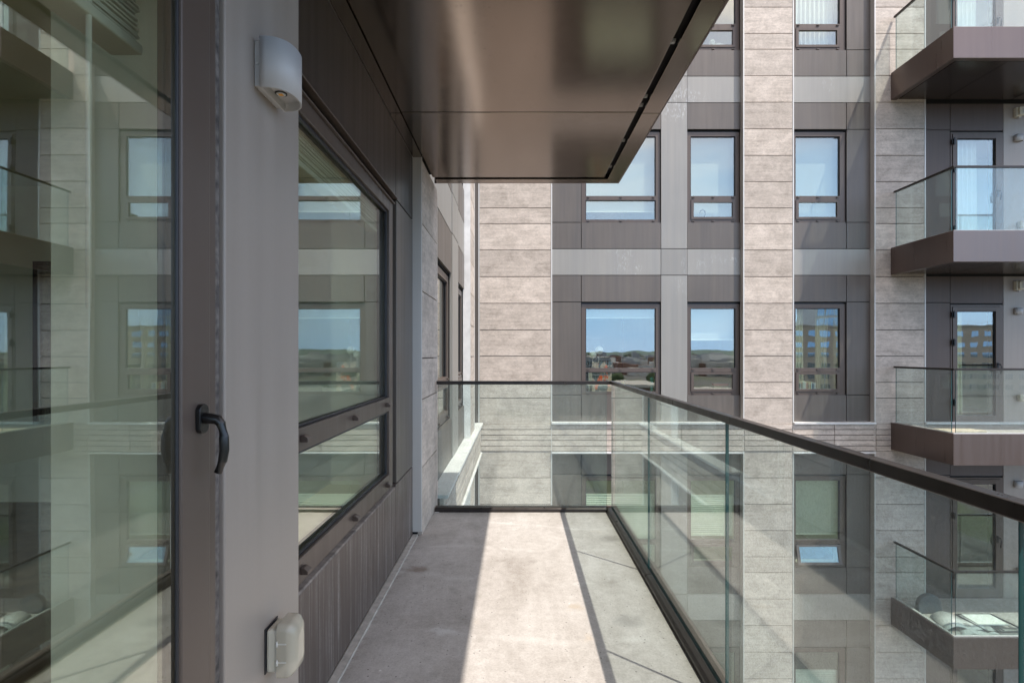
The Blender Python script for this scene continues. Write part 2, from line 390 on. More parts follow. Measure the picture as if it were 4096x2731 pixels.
# ---- metal cladding bays: (u0, u1, [sub panel splits], window)
BAYS = [
    dict(u0=0.635, u1=2.590, split=1.161, win=(1.170, 2.586), glass=(1.244, 2.509), sash=False),
    dict(u0=3.071, u1=4.025, split=None, win=(3.075, 4.020), glass=(3.138, 3.947), sash=True),
    dict(u0=4.930, u1=6.360, split=5.930, win=(4.935, 5.925), glass=(5.031, 5.831), sash=True),
]
WZ0, WZ1 = 0.475, 2.145                   # window zone above F(k)
def bay_panels(fac, b, k, parent):
    f = F(k); u0, u1, sp = b['u0'], b['u1'], b['split']
    cut = [(u0, u1)] if sp is None else ([(u0, sp - G / 2), (sp + G / 2, u1)])
    def one(name, mat, *q):
        m = MB(mat); fac.box(m, *q); m.build(name, parent)
    if k != -1: one('pale_cladding', M['light'], u0, u1, 0, 0.025, f - 0.475 + G, f)
    for a, c in cut:
        if k == -1: one('dark_cladding', M['metal'], a, c, 0, 0.025, RB[1] + 0.04, f + WZ0)
        else: one('dark_cladding', M['metal'], a, c, 0, 0.025, f + G, f + WZ0)
        one('dark_cladding', M['metal'], a, c, 0, 0.025, f + WZ1 + G, f + S - 0.475 if k != -2 else RB[0] - 0.04)
    if sp is not None:
        a, c = (cut[0] if b['win'][0] > sp - 0.1 else cut[1])
        one('dark_cladding', M['metal'], a, c, 0, 0.025, f + WZ0 + G, f + WZ1)
def make_window(fac, b, k, parent, label=None, open_sash=False, mats=None):
    f = F(k); a, c = b['win']; ga, gc = b['glass']; z0, z1 = f + WZ0, f + WZ1
    zb = lambda z: f + (z + 1.232)        # heights measured on the k = -1 row
    fm, gm = (mats or (M['frame'], M['win']))
    fr = MB([fm, M['gasket']])
    T0, T1, L1, GT = zb(-0.267), zb(-0.342), zb(-0.692), zb(0.809)
    d0, d1 = 0.035, 0.10
    fac.box(fr, a, ga, d0, d1, z0, z1 - 0.03); fac.box(fr, gc, c, d0, d1, z0, z1 - 0.03)
    fac.box(fr, ga, gc, d0, d1, GT, z1 - 0.03); fac.box(fr, ga, gc, d0, d1, T1, T0); fac.box(fr, ga, gc, d0, d1, z0, L1)
    fac.box(fr, a, c, d0 + 0.03, d1, z1 - 0.029, z1, 1)
    e = 0.012                              # black glazing gasket
    for q0, q1 in ((T0, GT), (L1, T1)):
        if q1 == T1 and b['sash']: continue
        fac.box(fr, ga, ga + e, 0.052, 0.060, q0, q1, 1); fac.box(fr, gc - e, gc, 0.052, 0.060, q0, q1, 1)
        fac.box(fr, ga + e, gc - e, 0.052, 0.060, q1 - e, q1, 1)
    um = (ga + gc) / 2
    for zz in (T1 * 0.35 + T0 * 0.65, z0 * 0.45 + L1 * 0.55):
        for u in (ga + 0.045, um, gc - 0.045):
            fac.box(fr, u - 0.022, u + 0.022, d0 - 0.022, d0 + 0.002, zz - 0.010, zz + 0.010, 0)
    root = fr.build('window', parent)
    if label: root['label'] = label
    p = MB([gm, M['edge']]); fac.box(p, ga, gc, 0.066, 0.074, T0 - 0.01, GT + 0.01, 0, True); p.build('pane', root)
    if not b['sash']:
        p = MB([gm, M['edge']]); fac.box(p, ga, gc, 0.066, 0.074, L1 - 0.01, T1 + 0.01, 0, True); p.build('pane', root)
    else:
        s = 0.048; sa, sc = ga + 0.006, gc - 0.006
        if not open_sash:
            sb = MB([fm, M['gasket']])
            fac.box(sb, sa, sa + s, 0.022, 0.07, L1 + 0.004, T1 - 0.004); fac.box(sb, sc - s, sc, 0.022, 0.07, L1 + 0.004, T1 - 0.004)
            fac.box(sb, sa + s, sc - s, 0.022, 0.07, T1 - 0.042, T1 - 0.004); fac.box(sb, sa + s, sc - s, 0.022, 0.07, L1 + 0.004, L1 + 0.046)
            sb.build('sash', root)
            p = MB([gm, M['edge']]); fac.box(p, sa + s, sc - s, 0.046, 0.053, L1 + 0.04, T1 - 0.036, 0, True); p.build('pane', root)
        else:                              # awning sash pushed out at the bottom
            ang = math.radians(15); hh = T1 - L1; y0 = fac.plane + 0.02; zt = T1 - 0.004 + H
            def rot(mb):
                for v in mb.bm.verts:
                    dy, dz = v.co.y - y0, v.co.z - zt
                    v.co.y = y0 + dy * math.cos(ang) + dz * math.sin(ang); v.co.z = zt + dz * math.cos(ang) - dy * math.sin(ang)
            sb = MB([fm, M['gasket']])
            fac.box(sb, sa, sa + s, 0.022, 0.06, T1 - hh, T1 - 0.004); fac.box(sb, sc - s, sc, 0.022, 0.06, T1 - hh, T1 - 0.004)
            fac.box(sb, sa + s, sc - s, 0.022, 0.06, T1 - 0.042, T1 - 0.004); fac.box(sb, sa + s, sc - s, 0.022, 0.06, T1 - hh, T1 - hh + 0.042)
            rot(sb); sb.build('sash', root)
            p = MB([gm, M['edge']]); fac.box(p, sa + s, sc - s, 0.036, 0.044, T1 - hh + 0.036, T1 - 0.036, 0, True); rot(p); p.build('pane', root)
    return root

wall_back = MB(M['black'])
for b in BAYS:
    for k in KS:
        bay_panels(FAR, b, k, far_wing)
        FAR.box(wall_back, b['u0'], b['u1'], 0.035 if k != -1 else 0.33, 0.331, F(k) - 0.49, F(k) + WZ0 - 0.001)
        if k == -1: FAR.box(wall_back, b['u0'], b['u1'], 0.035, 0.329, RB[1] + 0.04, F(k) + WZ0 - 0.001)
        FAR.box(wall_back, b['u0'], b['u1'], 0.035, 0.33, F(k) + WZ1, F(k) + S - 0.491 if k != -2 else RB[0] - 0.04)
        ws = b['win']; FAR.box(wall_back, b['u0'], ws[0], 0.035, 0.329, F(k) + WZ0, F(k) + WZ1 - 0.001) if ws[0] > b['u0'] + 0.05 else None
        if ws[1] < b['u1'] - 0.05: FAR.box(wall_back, ws[1], b['u1'], 0.035, 0.329, F(k) + WZ0, F(k) + WZ1 - 0.001)
# grey pilaster between the first two bays
pl = MB(M['light'])
for k in KS:
    if k == -1:
        FAR.box(pl, 2.597, 3.064, -0.006, 0.025, RB[1] + 0.04, F(-1) + S - 0.475)
    elif k == -2:
        FAR.box(pl, 2.597, 3.064, -0.006, 0.025, F(k) - 0.475 + G, F(k)); FAR.box(pl, 2.597, 3.064, -0.006, 0.025, F(k) + G, RB[0] - 0.04)
    else:
        FAR.box(pl, 2.597, 3.064, -0.006, 0.025, F(k) - 0.475 + G, F(k)); FAR.box(pl, 2.597, 3.064, -0.006, 0.025, F(k) + G, F(k) + S - 0.475)
FAR.box(wall_back, 2.591, 3.07, 0.036, 0.328, ZLO, ZHI)
pl.build('grey_pilaster', far_wing)
wall_back.build('backing_wall', far_wing)

WINK = range(-3, 3)
for k in WINK:
    for i, b in enumerate(BAYS):
        make_window(FAR, b, k, far_wing, open_sash=(i == 2 and k == -2))

# ---- balcony bay: dark side panel, door, pale wall
DZ0, DZ1 = -0.045, 2.098                   # door frame bottom and top above F(k)
for k in KS:
    f = F(k); dk, lt = MB(M['recess']), MB(M['pillar'])
    FAR.box(dk, 7.275, 7.79, 0, 0.025, f - 0.07, f + WZ1 - G); FAR.box(dk, 7.275, 7.79, 0, 0.025, f + WZ1, f + S - 0.49)
    FAR.box(dk, 7.80, 8.745, 0, 0.025, f + DZ1 + 0.03, f + S - 0.49)
    dk.build('door_bay_cladding', far_wing)
    FAR.box(lt, 8.755, 10.27, 0, 0.025, f - 0.07, f + S - 0.49)
    lt.build('pale_balcony_wall', far_wing)
bw = MB(M['black'])
for k in KS:
    FAR.box(bw, 7.275, 7.80, 0.03, 0.32, F(k) - 0.49, F(k) + S - 0.492); FAR.box(bw, 8.745, 10.27, 0.03, 0.32, F(k) - 0.49, F(k) + S - 0.492)
    FAR.box(bw, 7.801, 8.744, 0.03, 0.32, F(k) + DZ1 + 0.002, F(k) + S - 0.049)
FAR.box(bw, 11.25, 13.5, 0.0, 0.32, ZLO, ZHI)
bw.build('backing_wall', far_wing)
for k in WINK:
    f = F(k); d = MB([M['frame'], M['gasket']])
    a, c, ga, gc, z0, z1, gz0, gz1 = 7.80, 8.745, 7.914, 8.606, f + DZ0, f + DZ1, f + 0.112, f + 1.985
    FAR.box(d, a, a + 0.028, -0.004, 0.10, z0, z1); FAR.box(d, c - 0.055, c, -0.004, 0.10, z0, z1); FAR.box(d, a + 0.028, c - 0.055, -0.004, 0.10, z1 - 0.03, z1)
    l0, l1 = a + 0.034, c - 0.061
    FAR.box(d, l0, ga, -0.016, 0.06, z0, z1 - 0.036); FAR.box(d, gc, l1, -0.016, 0.06, z0, z1 - 0.036)
    FAR.box(d, ga, gc, -0.016, 0.06, gz1, z1 - 0.036); FAR.box(d, ga, gc, -0.016, 0.06, z0, gz0)
    for q in ((ga, ga + 0.012, gz0, gz1), (gc - 0.012, gc, gz0, gz1), (ga + .012, gc - .012, gz1 - 0.012, gz1)): FAR.box(d, q[0], q[1], 0.005, 0.012, q[2], q[3], 1)
    root = d.build('balcony_door', far_wing)
    p = MB([M['win'], M['edge']]); FAR.box(p, ga, gc, 0.018, 0.026, gz0 - 0.01, gz1 + 0.01, 0, True); p.build('pane', root)
    for zz in (z0 + 0.35, z1 - 0.72, z1 - 0.22):
        h = MB(M['handle']); FAR.box(h, a + 0.004, a + 0.075, -0.040, -0.0165, zz, zz + 0.09); FAR.box(h, a + 0.022, a + 0.045, -0.062, -0.038, zz - 0.02, zz + 0.11); h.build('hinge', root, 0.004)
    h = MB(M['handle']); y = DM - 0.016
    FAR.box(h, l1 - 0.062, l1 - 0.032, -0.028, -0.015, f + 0.93, f + 1.06)
    h.tube([(l1 - 0.047, y - 0.01, f + H + 1.03), (l1 - 0.047, y - 0.055, f + H + 1.03), (l1 - 0.042, y - 0.075, f + H + 0.98), (l1 - 0.045, y - 0.06, f + H + 0.86)], 0.011, 8)
    h.build('handle', root)

# ---- rooms behind the far windows
iw = MB([M['wall'], M['wood'], M['wall_dark']])
for k in KS:
    f = F(k)
    FAR.box(iw, -0.6, 11.2, 0.34, 4.4, f - 0.09, f - 0.07, 1); FAR.box(iw, -0.6, 11.2, 0.34, 4.4, f - 0.42, f - 0.40)
    for u in (0.0, 2.83, 4.5, 7.0, 11.0): FAR.box(iw, u - 0.07, u + 0.07, 0.34, 4.4, f - 0.0695, f + S - 0.421)
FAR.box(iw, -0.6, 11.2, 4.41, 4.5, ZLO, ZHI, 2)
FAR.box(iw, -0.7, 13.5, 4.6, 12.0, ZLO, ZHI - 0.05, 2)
for k in WINK:                                # plastered reveals of every opening
    f = F(k)
    for b in BAYS:
        a, c = b['win']
        FAR.box(iw, a + 0.01, a + 0.035, 0.105, 0.339, f + WZ0, f + WZ1); FAR.box(iw, c - 0.035, c - 0.01, 0.105, 0.339, f + WZ0, f + WZ1)
        FAR.box(iw, a + 0.036, c - 0.036, 0.105, 0.339, f + WZ0 - 0.0, f + WZ0 + 0.03)
iw.build('interior_wall', far_wing)
rf = MB(M['strip']); FAR.box(rf, -0.7, 13.6, -0.14, 12.1, ZHI + 0.001, ZHI + 0.3); rf.build('roof', far_wing)

# ------------------------------------------------------------------ balconies on the far wing
BX0, BX1, BY0 = 6.650, 10.25, 8.386
def far_balcony(k, label):
    zt = F(k) + H
    r = thing('balcony', label, 'balcony', (8.4, 9.2, zt - 0.48), 'glass fronted balconies stacked on the right of the facade')
    fa = MB(M['fascia']); yb = DM + CON - 0.008
    fa.box(BX0, BX0 + 0.03, BY0 + 0.03, yb, zt - 0.478, zt); fa.box(BX0, BX1, BY0, BY0 + 0.03, zt - 0.478, zt); fa.box(BX1 - 0.03, BX1, BY0 + 0.03, yb, zt - 0.478, zt)
    fa.box(BX0 + 0.031, BX0 + 0.10, BY0 + 0.031, yb, zt - 0.477, zt - 0.455); fa.box(BX0 + 0.101, BX1 - 0.1, BY0 + 0.031, BY0 + 0.10, zt - 0.477, zt - 0.455)
    fa.build('fascia', r, 0.003)
    sp = MB([M['far_soffit'], M['black']]); xs = [BX0 + 0.135, BX0 + 0.95, BX0 + 2.15, BX1 - 0.1]
    for a, c in zip(xs, xs[1:]): sp.box(a, c - G, BY0 + 0.135, yb - 0.005, zt - 0.463, zt - 0.445)
    sp.box(BX0 + 0.04, BX1 - 0.04, BY0 + 0.04, yb, zt - 0.44, zt - 0.2, 1)
    sp.build('soffit_panel', r)
    dk = MB(M['floor']); dk.box(BX0 + 0.035, BX1 - 0.035, BY0 + 0.035, DM - 0.005, zt - 0.19, zt - 0.07); dk.build('deck', r)
    gx, gy = BX0 + 0.045, BY0 + 0.05
    def pane(*q, s):
        p = MB([M['railglass'], M['edge']]); p.box(*q, 0, (s, 1)); p.build('glass_panel', r)
    pane(gx, gx + 0.013, gy + 0.05, yb - 0.06, zt - 0.12, zt + 0.975, s=0)
    x = gx + 0.03
    while x < BX1 - 0.1:
        x2 = min(x + 1.22, BX1 - 0.06); pane(x, x2, gy, gy + 0.013, zt - 0.12, zt + 0.975, s=1); x = x2 + 0.012
    hr = MB(M['rail']); hr.box(gx - 0.014, gx + 0.027, gy - 0.014, yb - 0.02, zt + 0.968, zt + 1.0); hr.box(gx + 0.028, BX1 - 0.02, gy - 0.014, gy + 0.027, zt + 0.968, zt + 1.0)
    hr.build('handrail', r, 0.004)
    ch = MB(M['trim']); ch.box(gx - 0.012, gx + 0.03, gy - 0.012, yb - 0.05, zt - 0.065, zt + 0.012); ch.box(gx + 0.031, BX1 - 0.04, gy - 0.012, gy + 0.03, zt - 0.065, zt + 0.012)
    ch.build('base_channel', r)
    return r
BAL = {2: 'balcony above the picture edge, over the top visible balcony', 1: 'topmost balcony, seen from below with its dark soffit showing',
       0: 'second balcony from the top, at the height of the pale metal band', -1: 'balcony level with our floor, with a flat board lying on its deck',
       -2: 'lowest balcony, behind our glass railing, with mats and a rack on it'}
for k in (1, 0, -1, -2): far_balcony(k, BAL[k])

# ------------------------------------------------------------------ the wing we stand on
near = thing('apartment_building', 'near wing beside us with grey metal pillar, dark panels and stained spandrel', 'building', (-0.76, 3.0, 0))
def zb(mb, x0, x1, y0, y1, z0, z1, mi=0, side=None): mb.box(x0, x1, y0, y1, z0 + H, z1 + H, mi, side)
FL = -H
mb = MB(M['pillar']); zb(mb, -0.645, -0.61, 1.150, 1.543, FL + 0.012, 1.395); mb.build('pillar_cladding', near, 0.004)
mb = MB(M['pillar']); zb(mb, -0.85, -0.61, -0.05, 1.146, 0.945, 1.395); zb(mb, -0.85, -0.61, -2.4, -0.06, FL + 0.012, 1.395); mb.build('pillar_cladding', near, 0.004)
# upper dark cladding, narrow panel beside the window, stained spandrel
mb = MB(M['metal_shiny']); zb(mb, -0.78, -0.747, 1.53, 3.398, 0.957, 1.398); zb(mb, -0.78, -0.747, 3.404, 3.951, 0.957, 1.398); mb.build('dark_cladding', near, 0.003)
mb = MB(M['metal']); zb(mb, -0.78, -0.747, 3.42, 3.951, -0.806, 0.948); mb.build('narrow_cladding', near, 0.003)
mb = MB(M['metal_stain']); zb(mb, -0.78, -0.747, 1.53, 3.398, FL + 0.014, -0.822); zb(mb, -0.78, -0.747, 3.405, 3.951, FL + 0.014, -0.814); o = mb.build('spandrel', near, 0.003); o['label'] = 'dark spandrel panel with white vertical run-off stains'
mb = MB(M['black']); zb(mb, -0.86, -0.66, 1.356, 1.53, FL, 1.40); zb(mb, -1.13, -0.785, 1.531, 1.78, FL, 1.40); zb(mb, -1.13, -0.785, 3.37, 4.77, FL, 1.40)  # first box blackens the pocket behind the pillar, standing in for shade
zb(mb, -1.13, -0.785, 1.781, 3.369, 0.92, 1.40); zb(mb, -1.13, -0.785, 1.781, 3.369, FL, -0.815)
mb.build('backing_wall', near)
# near window
fr = MB([M['frame'], M['gasket'], M['strip']])
X0, X1 = -0.755, -0.83
A, B_, GA, GB = 1.79, 3.352, 1.852, 3.262
zb(fr, X0, X1, A, GA, -0.806, 0.905); zb(fr, X0, X1, GB, B_, -0.806, 0.905)
zb(fr, X0, X1, GA, GB, 0.842, 0.905); zb(fr, X0, X1, GA, GB, -0.342, -0.262); zb(fr, X0, X1, GA, GB, -0.806, -0.716)
for z0, z1 in ((-0.262, 0.842), (-0.716, -0.342)):
    zb(fr, -0.768, -0.782, GB - 0.014, GB, z0, z1, 1); zb(fr, -0.768, -0.782, GA, GB - 0.014, z1 - 0.014, z1, 1); zb(fr, -0.768, -0.782, GA, GB - 0.014, z0, z0 + 0.010, 1)
win = fr.build('window', near, 0.003)
for z0, z1 in ((-0.262, 0.842), (-0.716, -0.342)):
    p = MB([M['win_near'], M['edge']]); zb(p, -0.785, -0.793, GA - 0.04, GB + 0.05, z0 - 0.03, z1 + 0.03, 0, (0, 1)); p.build('pane', win)
for zz in (-0.300, -0.762):
    for yy in (1.938, 2.552, 3.19):
        p = MB(M['frame']); p.poly([(-0.7545, zz + H - 0.011), (-0.7545, zz + H + 0.013), (-0.742, zz + H + 0.013), (-0.728, zz + H + 0.002), (-0.728, zz + H - 0.011)], 1, yy - 0.019, yy + 0.019); p.build('drain_cover', win, 0.002)
mb = MB(M['frame']); zb(mb, -0.80, -0.733, 1.545, 3.40, 0.949, 0.956); zb(mb, -0.80, -0.742, 1.545, 3.365, 0.906, 0.9125); mb.build('header_flashing', near, 0.0015)
mb = MB(M['dusty']); mb.poly([(-0.80, -0.808 + H), (-0.742, -0.8145 + H), (-0.738, -0.8205 + H), (-0.80, -0.8205 + H)], 1, 1.545, 3.36); mb.build('sill', near)
# concrete pier at the end of the balcony
NEAR = Facade('y', -0.76, -1)
mb = MB(M['trim']); zb(mb, -0.76, -0.683, 3.953, 3.975, FL + 0.03, 1.46); mb.build('pier_trim', near, 0.0015)
mb = MB([M['concrete'], M['black']]); ls = [1.398, 0.937, 0.451, -0.034, -0.33, -0.82, FL + 0.003]
for a, b in zip(ls, ls[1:]): zb(mb, -0.715, -0.682, 3.977, 4.735, b, a - 0.008)
zb(mb, -0.759, -0.716, 3.98, 4.735, FL, 1.40, 1)
mb.build('concrete_pier', near, 0.0015)
mb = MB(M['trim']); zb(mb, -0.76, -0.684, 4.738, 4.757, FL - 0.4, 1.398); mb.build('pier_trim', near, 0.0015)
# wing wall beyond the balcony end
concrete_column(NEAR, 8.03, 8.83, -0.08, near, skip=(RB[0] - 0.05, RB[1] + 0.04))
tb = MB(M['white_trim']); NEAR.box(tb, 7.985, 8.004, -0.085, 0.02, RB[1] + 0.04, ZHI); NEAR.box(tb, 7.985, 8.004, -0.085, 0.02, ZLO, RB[0] - 0.05); tb.build('column_trim', near)
NB = [dict(u0=4.77, u1=6.42, split=None, win=(4.80, 6.40), glass=(4.86, 6.30), sash=True),
      dict(u0=7.07, u1=7.975, split=None, win=(7.075, 7.95), glass=(7.14, 7.87), sash=True)]
nb = MB(M['black'])
for b in NB:
    for k in KS:
        bay_panels(NEAR, b, k, near)
        NEAR.box(nb, b['u0'], b['u1'], 0.035, 0.33, F(k) + WZ1, F(k) + S + WZ0 - 0.001)
    for k in WINK: make_window(NEAR, b, k, near)
dk = MB(M['light'])
for k in KS:
    NEAR.box(dk, 6.43, 7.06, -0.01, 0.025, F(k) + G if k != -1 else RB[1] + 0.04, F(k) + S - 0.475 if k != -2 else RB[0] - 0.04)
    if k != -1: NEAR.box(dk, 6.43, 7.06, -0.01, 0.025, F(k) - 0.475 + G, F(k))
dk.build('grey_pilaster', near)
dk = MB(M['metal'])
for k in KS: NEAR.box(dk, 8.86, DM + CON - 0.02, 0, 0.03, F(k) - 0.5 + G, F(k) + S - 0.5)
FAR.box(dk, -0.95, -0.662, CON + 0.002, 0.3, ZLO, ZHI); dk.build('corner_cladding', near)
NEAR.box(nb, 6.425, 7.065, 0.036, 0.329, ZLO, ZHI); NEAR.box(nb, 7.98, 9.7, 0.036, 0.329, ZLO, ZHI)
nb.build('backing_wall', near)
rb = MB([M['concrete'], M['black']])
for u0, u1 in ((4.78, 6.4), (6.4, 8.0), (8.0, 9.74)):
    for z0, z1 in zip(rows, rows[1:]): NEAR.box(rb, u0 + 0.004, u1 - 0.004, -0.125, -0.09, z0 + 0.008, z1 - 0.004)
NEAR.box(rb, 4.785, 9.735, -0.088, 0.03, RB[0], RB[1], 1)
rb.build('ribbed_concrete_band', near)
sl = MB(M['white_trim']); NEAR.box(sl, 4.77, 9.74, -0.165, 0.0, RB[1] + 0.004, RB[1] + 0.034); NEAR.box(sl, 4.77, 9.74, -0.150, 0.0, RB[0] - 0.036, RB[0] - 0.006); sl.build('sill_flashing', near)
# the rest of the wing, above, below and behind us
mb = MB([M['metal'], M['light']])
for k in KS:
    if k == -1: continue
    zb(mb, -0.85, -0.75, -12, 4.735, F(k) - 0.47, F(k), 1); zb(mb, -0.86, -0.76, -12, 4.735, F(k) + 0.001, F(k) + S - 0.471 if k != -2 else FL - 0.46)
zb(mb, -0.85, -0.75, -12, -2.41, FL - 0.45, 1.398)
zb(mb, -9, -0.86, -1.2, 13.5, ZHI - 0.05, ZHI + 0.2, 1)
mb.build('outer_wall', near)

# rooms inside our wing
iw = MB([M['wall'], M['wood'], M['wall_dark']])
for k in KS:
    f = F(k); zb(iw, -6, -1.15, -1.1, 9.6, f - 0.10, f - 0.075, 1); zb(iw, -6, -0.87, -1.1, 9.6, f - 0.40, f - 0.38)
    for y in (4.9, 6.9): zb(iw, -6, -1.1, y - 0.06, y + 0.06, f - 0.0745, f + S - 0.401)
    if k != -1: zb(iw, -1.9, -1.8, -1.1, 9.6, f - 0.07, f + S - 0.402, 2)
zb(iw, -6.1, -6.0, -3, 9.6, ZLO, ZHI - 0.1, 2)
zb(iw, -1.146, -0.861, 1.355, 1.75, FL - 0.08, 1.47); zb(iw, -1.146, -1.131, 3.42, 4.83, FL - 0.08, 1.47); zb(iw, -1.13, -0.84, 3.355, 3.369, -0.80, 0.90)
zb(iw, -1.146, -0.84, 1.751, 3.419, -0.815, -0.80); zb(iw, -1.146, -1.131, 1.751, 3.419, FL - 0.08, -0.816); zb(iw, -1.146, -1.131, -3, 3.419, 0.95, 1.47)
zb(iw, -1.146, -0.861, -3, -0.06, FL - 0.08, 1.47)
zb(iw, -6, -1.15, -1.1, -1.01, FL, -1.0); zb(iw, -6, -1.15, -1.1, -1.01, 1.30, 1.47)  # unseen end wall, its opening added to let light onto the pier
iw.build('interior_wall', near)

# ---- balcony door (closed, handle side away from us)
DX = -0.60
fr = MB([M['frame'], M['gasket'], M['worn']])
zb(fr, -0.655, DX - 0.012, 1.083, 1.120, FL + 0.01, 0.94); zb(fr, -0.655, DX - 0.02, 1.1205, 1.149, FL + 0.01, 0.944, 2); zb(fr, -0.72, DX - 0.012, -0.05, 1.082, 0.905, 0.942); zb(fr, -0.72, DX - 0.012, -0.05, 0.005, FL + 0.01, 0.904)
fr.build('door_frame', near, 0.002)
lf = MB([M['frame'], M['gasket']])
zb(lf, -0.645, DX, 0.985, 1.079, FL + 0.03, 0.90); zb(lf, -0.67, DX, 0.01, 0.104, FL + 0.03, 0.90); zb(lf, -0.67, DX, 0.104, 0.985, 0.806, 0.90); zb(lf, -0.67, DX, 0.104, 0.985, FL + 0.03, FL + 0.15)
door = lf.build('balcony_door', near, 0.004)
gk = MB(M['gasket'])
zb(gk, DX - 0.0085, DX - 0.003, 0.978, 0.9845, FL + 0.15, 0.806); zb(gk, DX - 0.0085, DX - 0.003, 0.105, 0.9775, FL + 0.1505, FL + 0.168); zb(gk, DX - 0.0085, DX - 0.003, 0.105, 0.9775, 0.79, 0.8055)
gk.build('glazing_gasket', door, 0.002)
p = MB([M['win_near'], M['edge']]); zb(p, DX - 0.009, DX - 0.017, 0.05, 1.05, FL + 0.08, 0.86, 0, (0, 1)); p.build('pane', door)
h = MB(M['handle']); HZ, HY = H - 0.124, 1.043
ov = []
for i in range(28):
    a = 2 * math.pi * i / 28; ov.append((HY + 0.0155 * math.cos(a), HZ + 0.0125 * math.sin(a) + (0.0155 if math.sin(a) > 0 else -0.0155)))
h.poly(ov, 0, DX, DX + 0.009)
h.tube([(DX + 0.006, HY, HZ + 0.001), (DX + 0.022, HY, HZ - 0.000), (DX + 0.034, HY, HZ - 0.002), (DX + 0.040, HY, HZ - 0.010), (DX + 0.0455, HY, HZ - 0.034), (DX + 0.0465, HY, HZ - 0.058), (DX + 0.043, HY, HZ - 0.080), (DX + 0.034, HY, HZ - 0.102)],
       [0.0110, 0.0100, 0.0098, 0.0088, 0.0088, 0.0086, 0.0082, 0.0076], 14)
h.build('handle', door, 0.001)

# ------------------------------------------------------------------ our balcony
mb = MB(M['floor']); mb.box(-0.709, 0.82, -2.4, 4.66, -0.30, 0.0); struct(mb.build('balcony_floor')); 
mb = MB(M['strip']); mb.box(-0.747, -0.7095, 1.53, 3.96, -0.05, 0.012); mb.box(-0.61, -0.709, -2.4, 1.53, -0.05, -0.004); struct(mb.build('floor_edge_strip'))
rail = thing('glass_railing', 'clear glass railing with dark bronze handrail around our balcony', 'railing', (0.785, 2.0, 0))
GX, GY = 0.785, 4.585
ys = [-2.30, -1.60, -0.372, 0.858, 2.068, 3.294, GY - 0.015]
for a, b in zip(ys, ys[1:]):
    p = MB([M['railglass'], M['edge']]); p.box(GX, GX + 0.010, a + 0.004, b - 0.004, 0.012, 1.055, 0, (0, 1)); p.build('glass_panel', rail)
p = MB([M['railglass'], M['edge']]); p.box(-0.655, GX - 0.035, GY, GY + 0.010, 0.012, 1.055, 0, (1, 1)); p.build('glass_panel', rail)
p = MB([M['railglass'], M['edge']]); p.box(-0.6, GX - 0.035, -2.36, -2.3465, 0.012, 1.055, 0, (1, 1)); p.build('glass_panel', rail)
Z0, Z1 = H - 0.261, H - 0.232
def cap(x0, x1, y0, y1):
    q = MB(M['rail']); q.box(x0, x1, y0, y1, Z0, Z1); q.build('handrail', rail, 0.003)
CX0, CX1 = GX - 0.009, GX + 0.0245
cap(CX0, CX1, 2.741, GY + 0.024); cap(CX0, CX1, 0.10, 2.738); cap(CX0, CX1, -2.37, 0.097); cap(-0.668, 0.40, GY - 0.010, GY + 0.024); cap(0.402, CX0 - 0.001, GY - 0.010, GY + 0.024)
def channel(pts, n, lo, hi):
    q = MB(M['rail']); q.poly(pts, n, lo, hi); q.build('base_channel', rail, 0.004)
pr = lambda s, o: [(o - s * 0.045, 0.0), (o - s * 0.045, 0.022), (o - s * 0.034, 0.036), (o - s * 0.006, 0.038), (o - s * 0.004, 0.0)]
channel(pr(1, GX), 1, -2.3, 3.18); channel(pr(1, GX), 1, 3.183, GY - 0.03); channel(pr(1, GY), 0, -0.675, GX - 0.043)
q = MB([M['frame'], M['gasket']]); q.box(GX - 0.002, GX - 0.0005, -2.3, GY - 0.01, 0.004, 0.030, 1); q.box(GX + 0.0145, GX + 0.05, -2.36, GY + 0.05, -0.33, 0.034); q.box(-0.675, GX + 0.014, GY + 0.0145, GY + 0.05, -0.33, 0.034)
q.build('edge_fascia', rail)
# small end clip of the far pane, lower left
q = MB(M['trim']); q.box(-0.675, -0.64, GY - 0.05, GY - 0.046, 0.0, 0.006); q.build('end_clip', rail)

# ---- balcony above us
up = thing('balcony', 'balcony right overhead with brown bronze metal soffit and black slot near its edge', 'balcony', (0.0, 2.0, H + 1.41))
sp = MB([M['bronze'], M['black']])
LX = -0.676
for a, b in ((-2.4, 0.8), (0.809, 3.224), (3.233, 4.425)): zb(sp, LX, 0.703, a, b, 1.410, 1.428)
zb(sp, -0.74, 0.80, -2.4, 4.5, 1.455, 1.6, 1); sp.build('soffit_panel', up, 0.003)
sp = MB(M['bronze']); zb(sp, -0.745, -0.68, 1.545, 3.22, 1.403, 1.42); zb(sp, -0.745, -0.68, 3.226, 3.95, 1.403, 1.42); sp.build('edge_strip', up)
fa = MB(M['bronze'])
for a, b in ((-2.4, 3.224), (3.230, 4.455)): zb(fa, 0.735, 0.836, a, b, 1.403, 1.415)
zb(fa, -0.66, 0.836, 4.456, 4.548, 1.403, 1.415); fa.build('lip', up, 0.002)
fa = MB(M['fascia']); zb(fa, 0.8365, 0.846, -2.4, 4.56, 1.403, 1.868); zb(fa, -0.68, 0.836, 4.549, 4.56, 1.403, 1.868); fa.build('fascia', up, 0.002)
cl = MB(M['trim'])
for y in (2.54, 3.08, 3.19, 3.72, 4.24):
    zb(cl, 0.710, 0.730, y - 0.016, y + 0.016, 1.432, 1.44); zb(cl, 0.712, 0.728, y - 0.012, y - 0.004, 1.425, 1.4315)
cl.build('clip', up)
dk = MB(M['floor']); zb(dk, -0.74, 0.83, -2.4, 4.54, 1.601, 1.79); dk.build('deck', up)

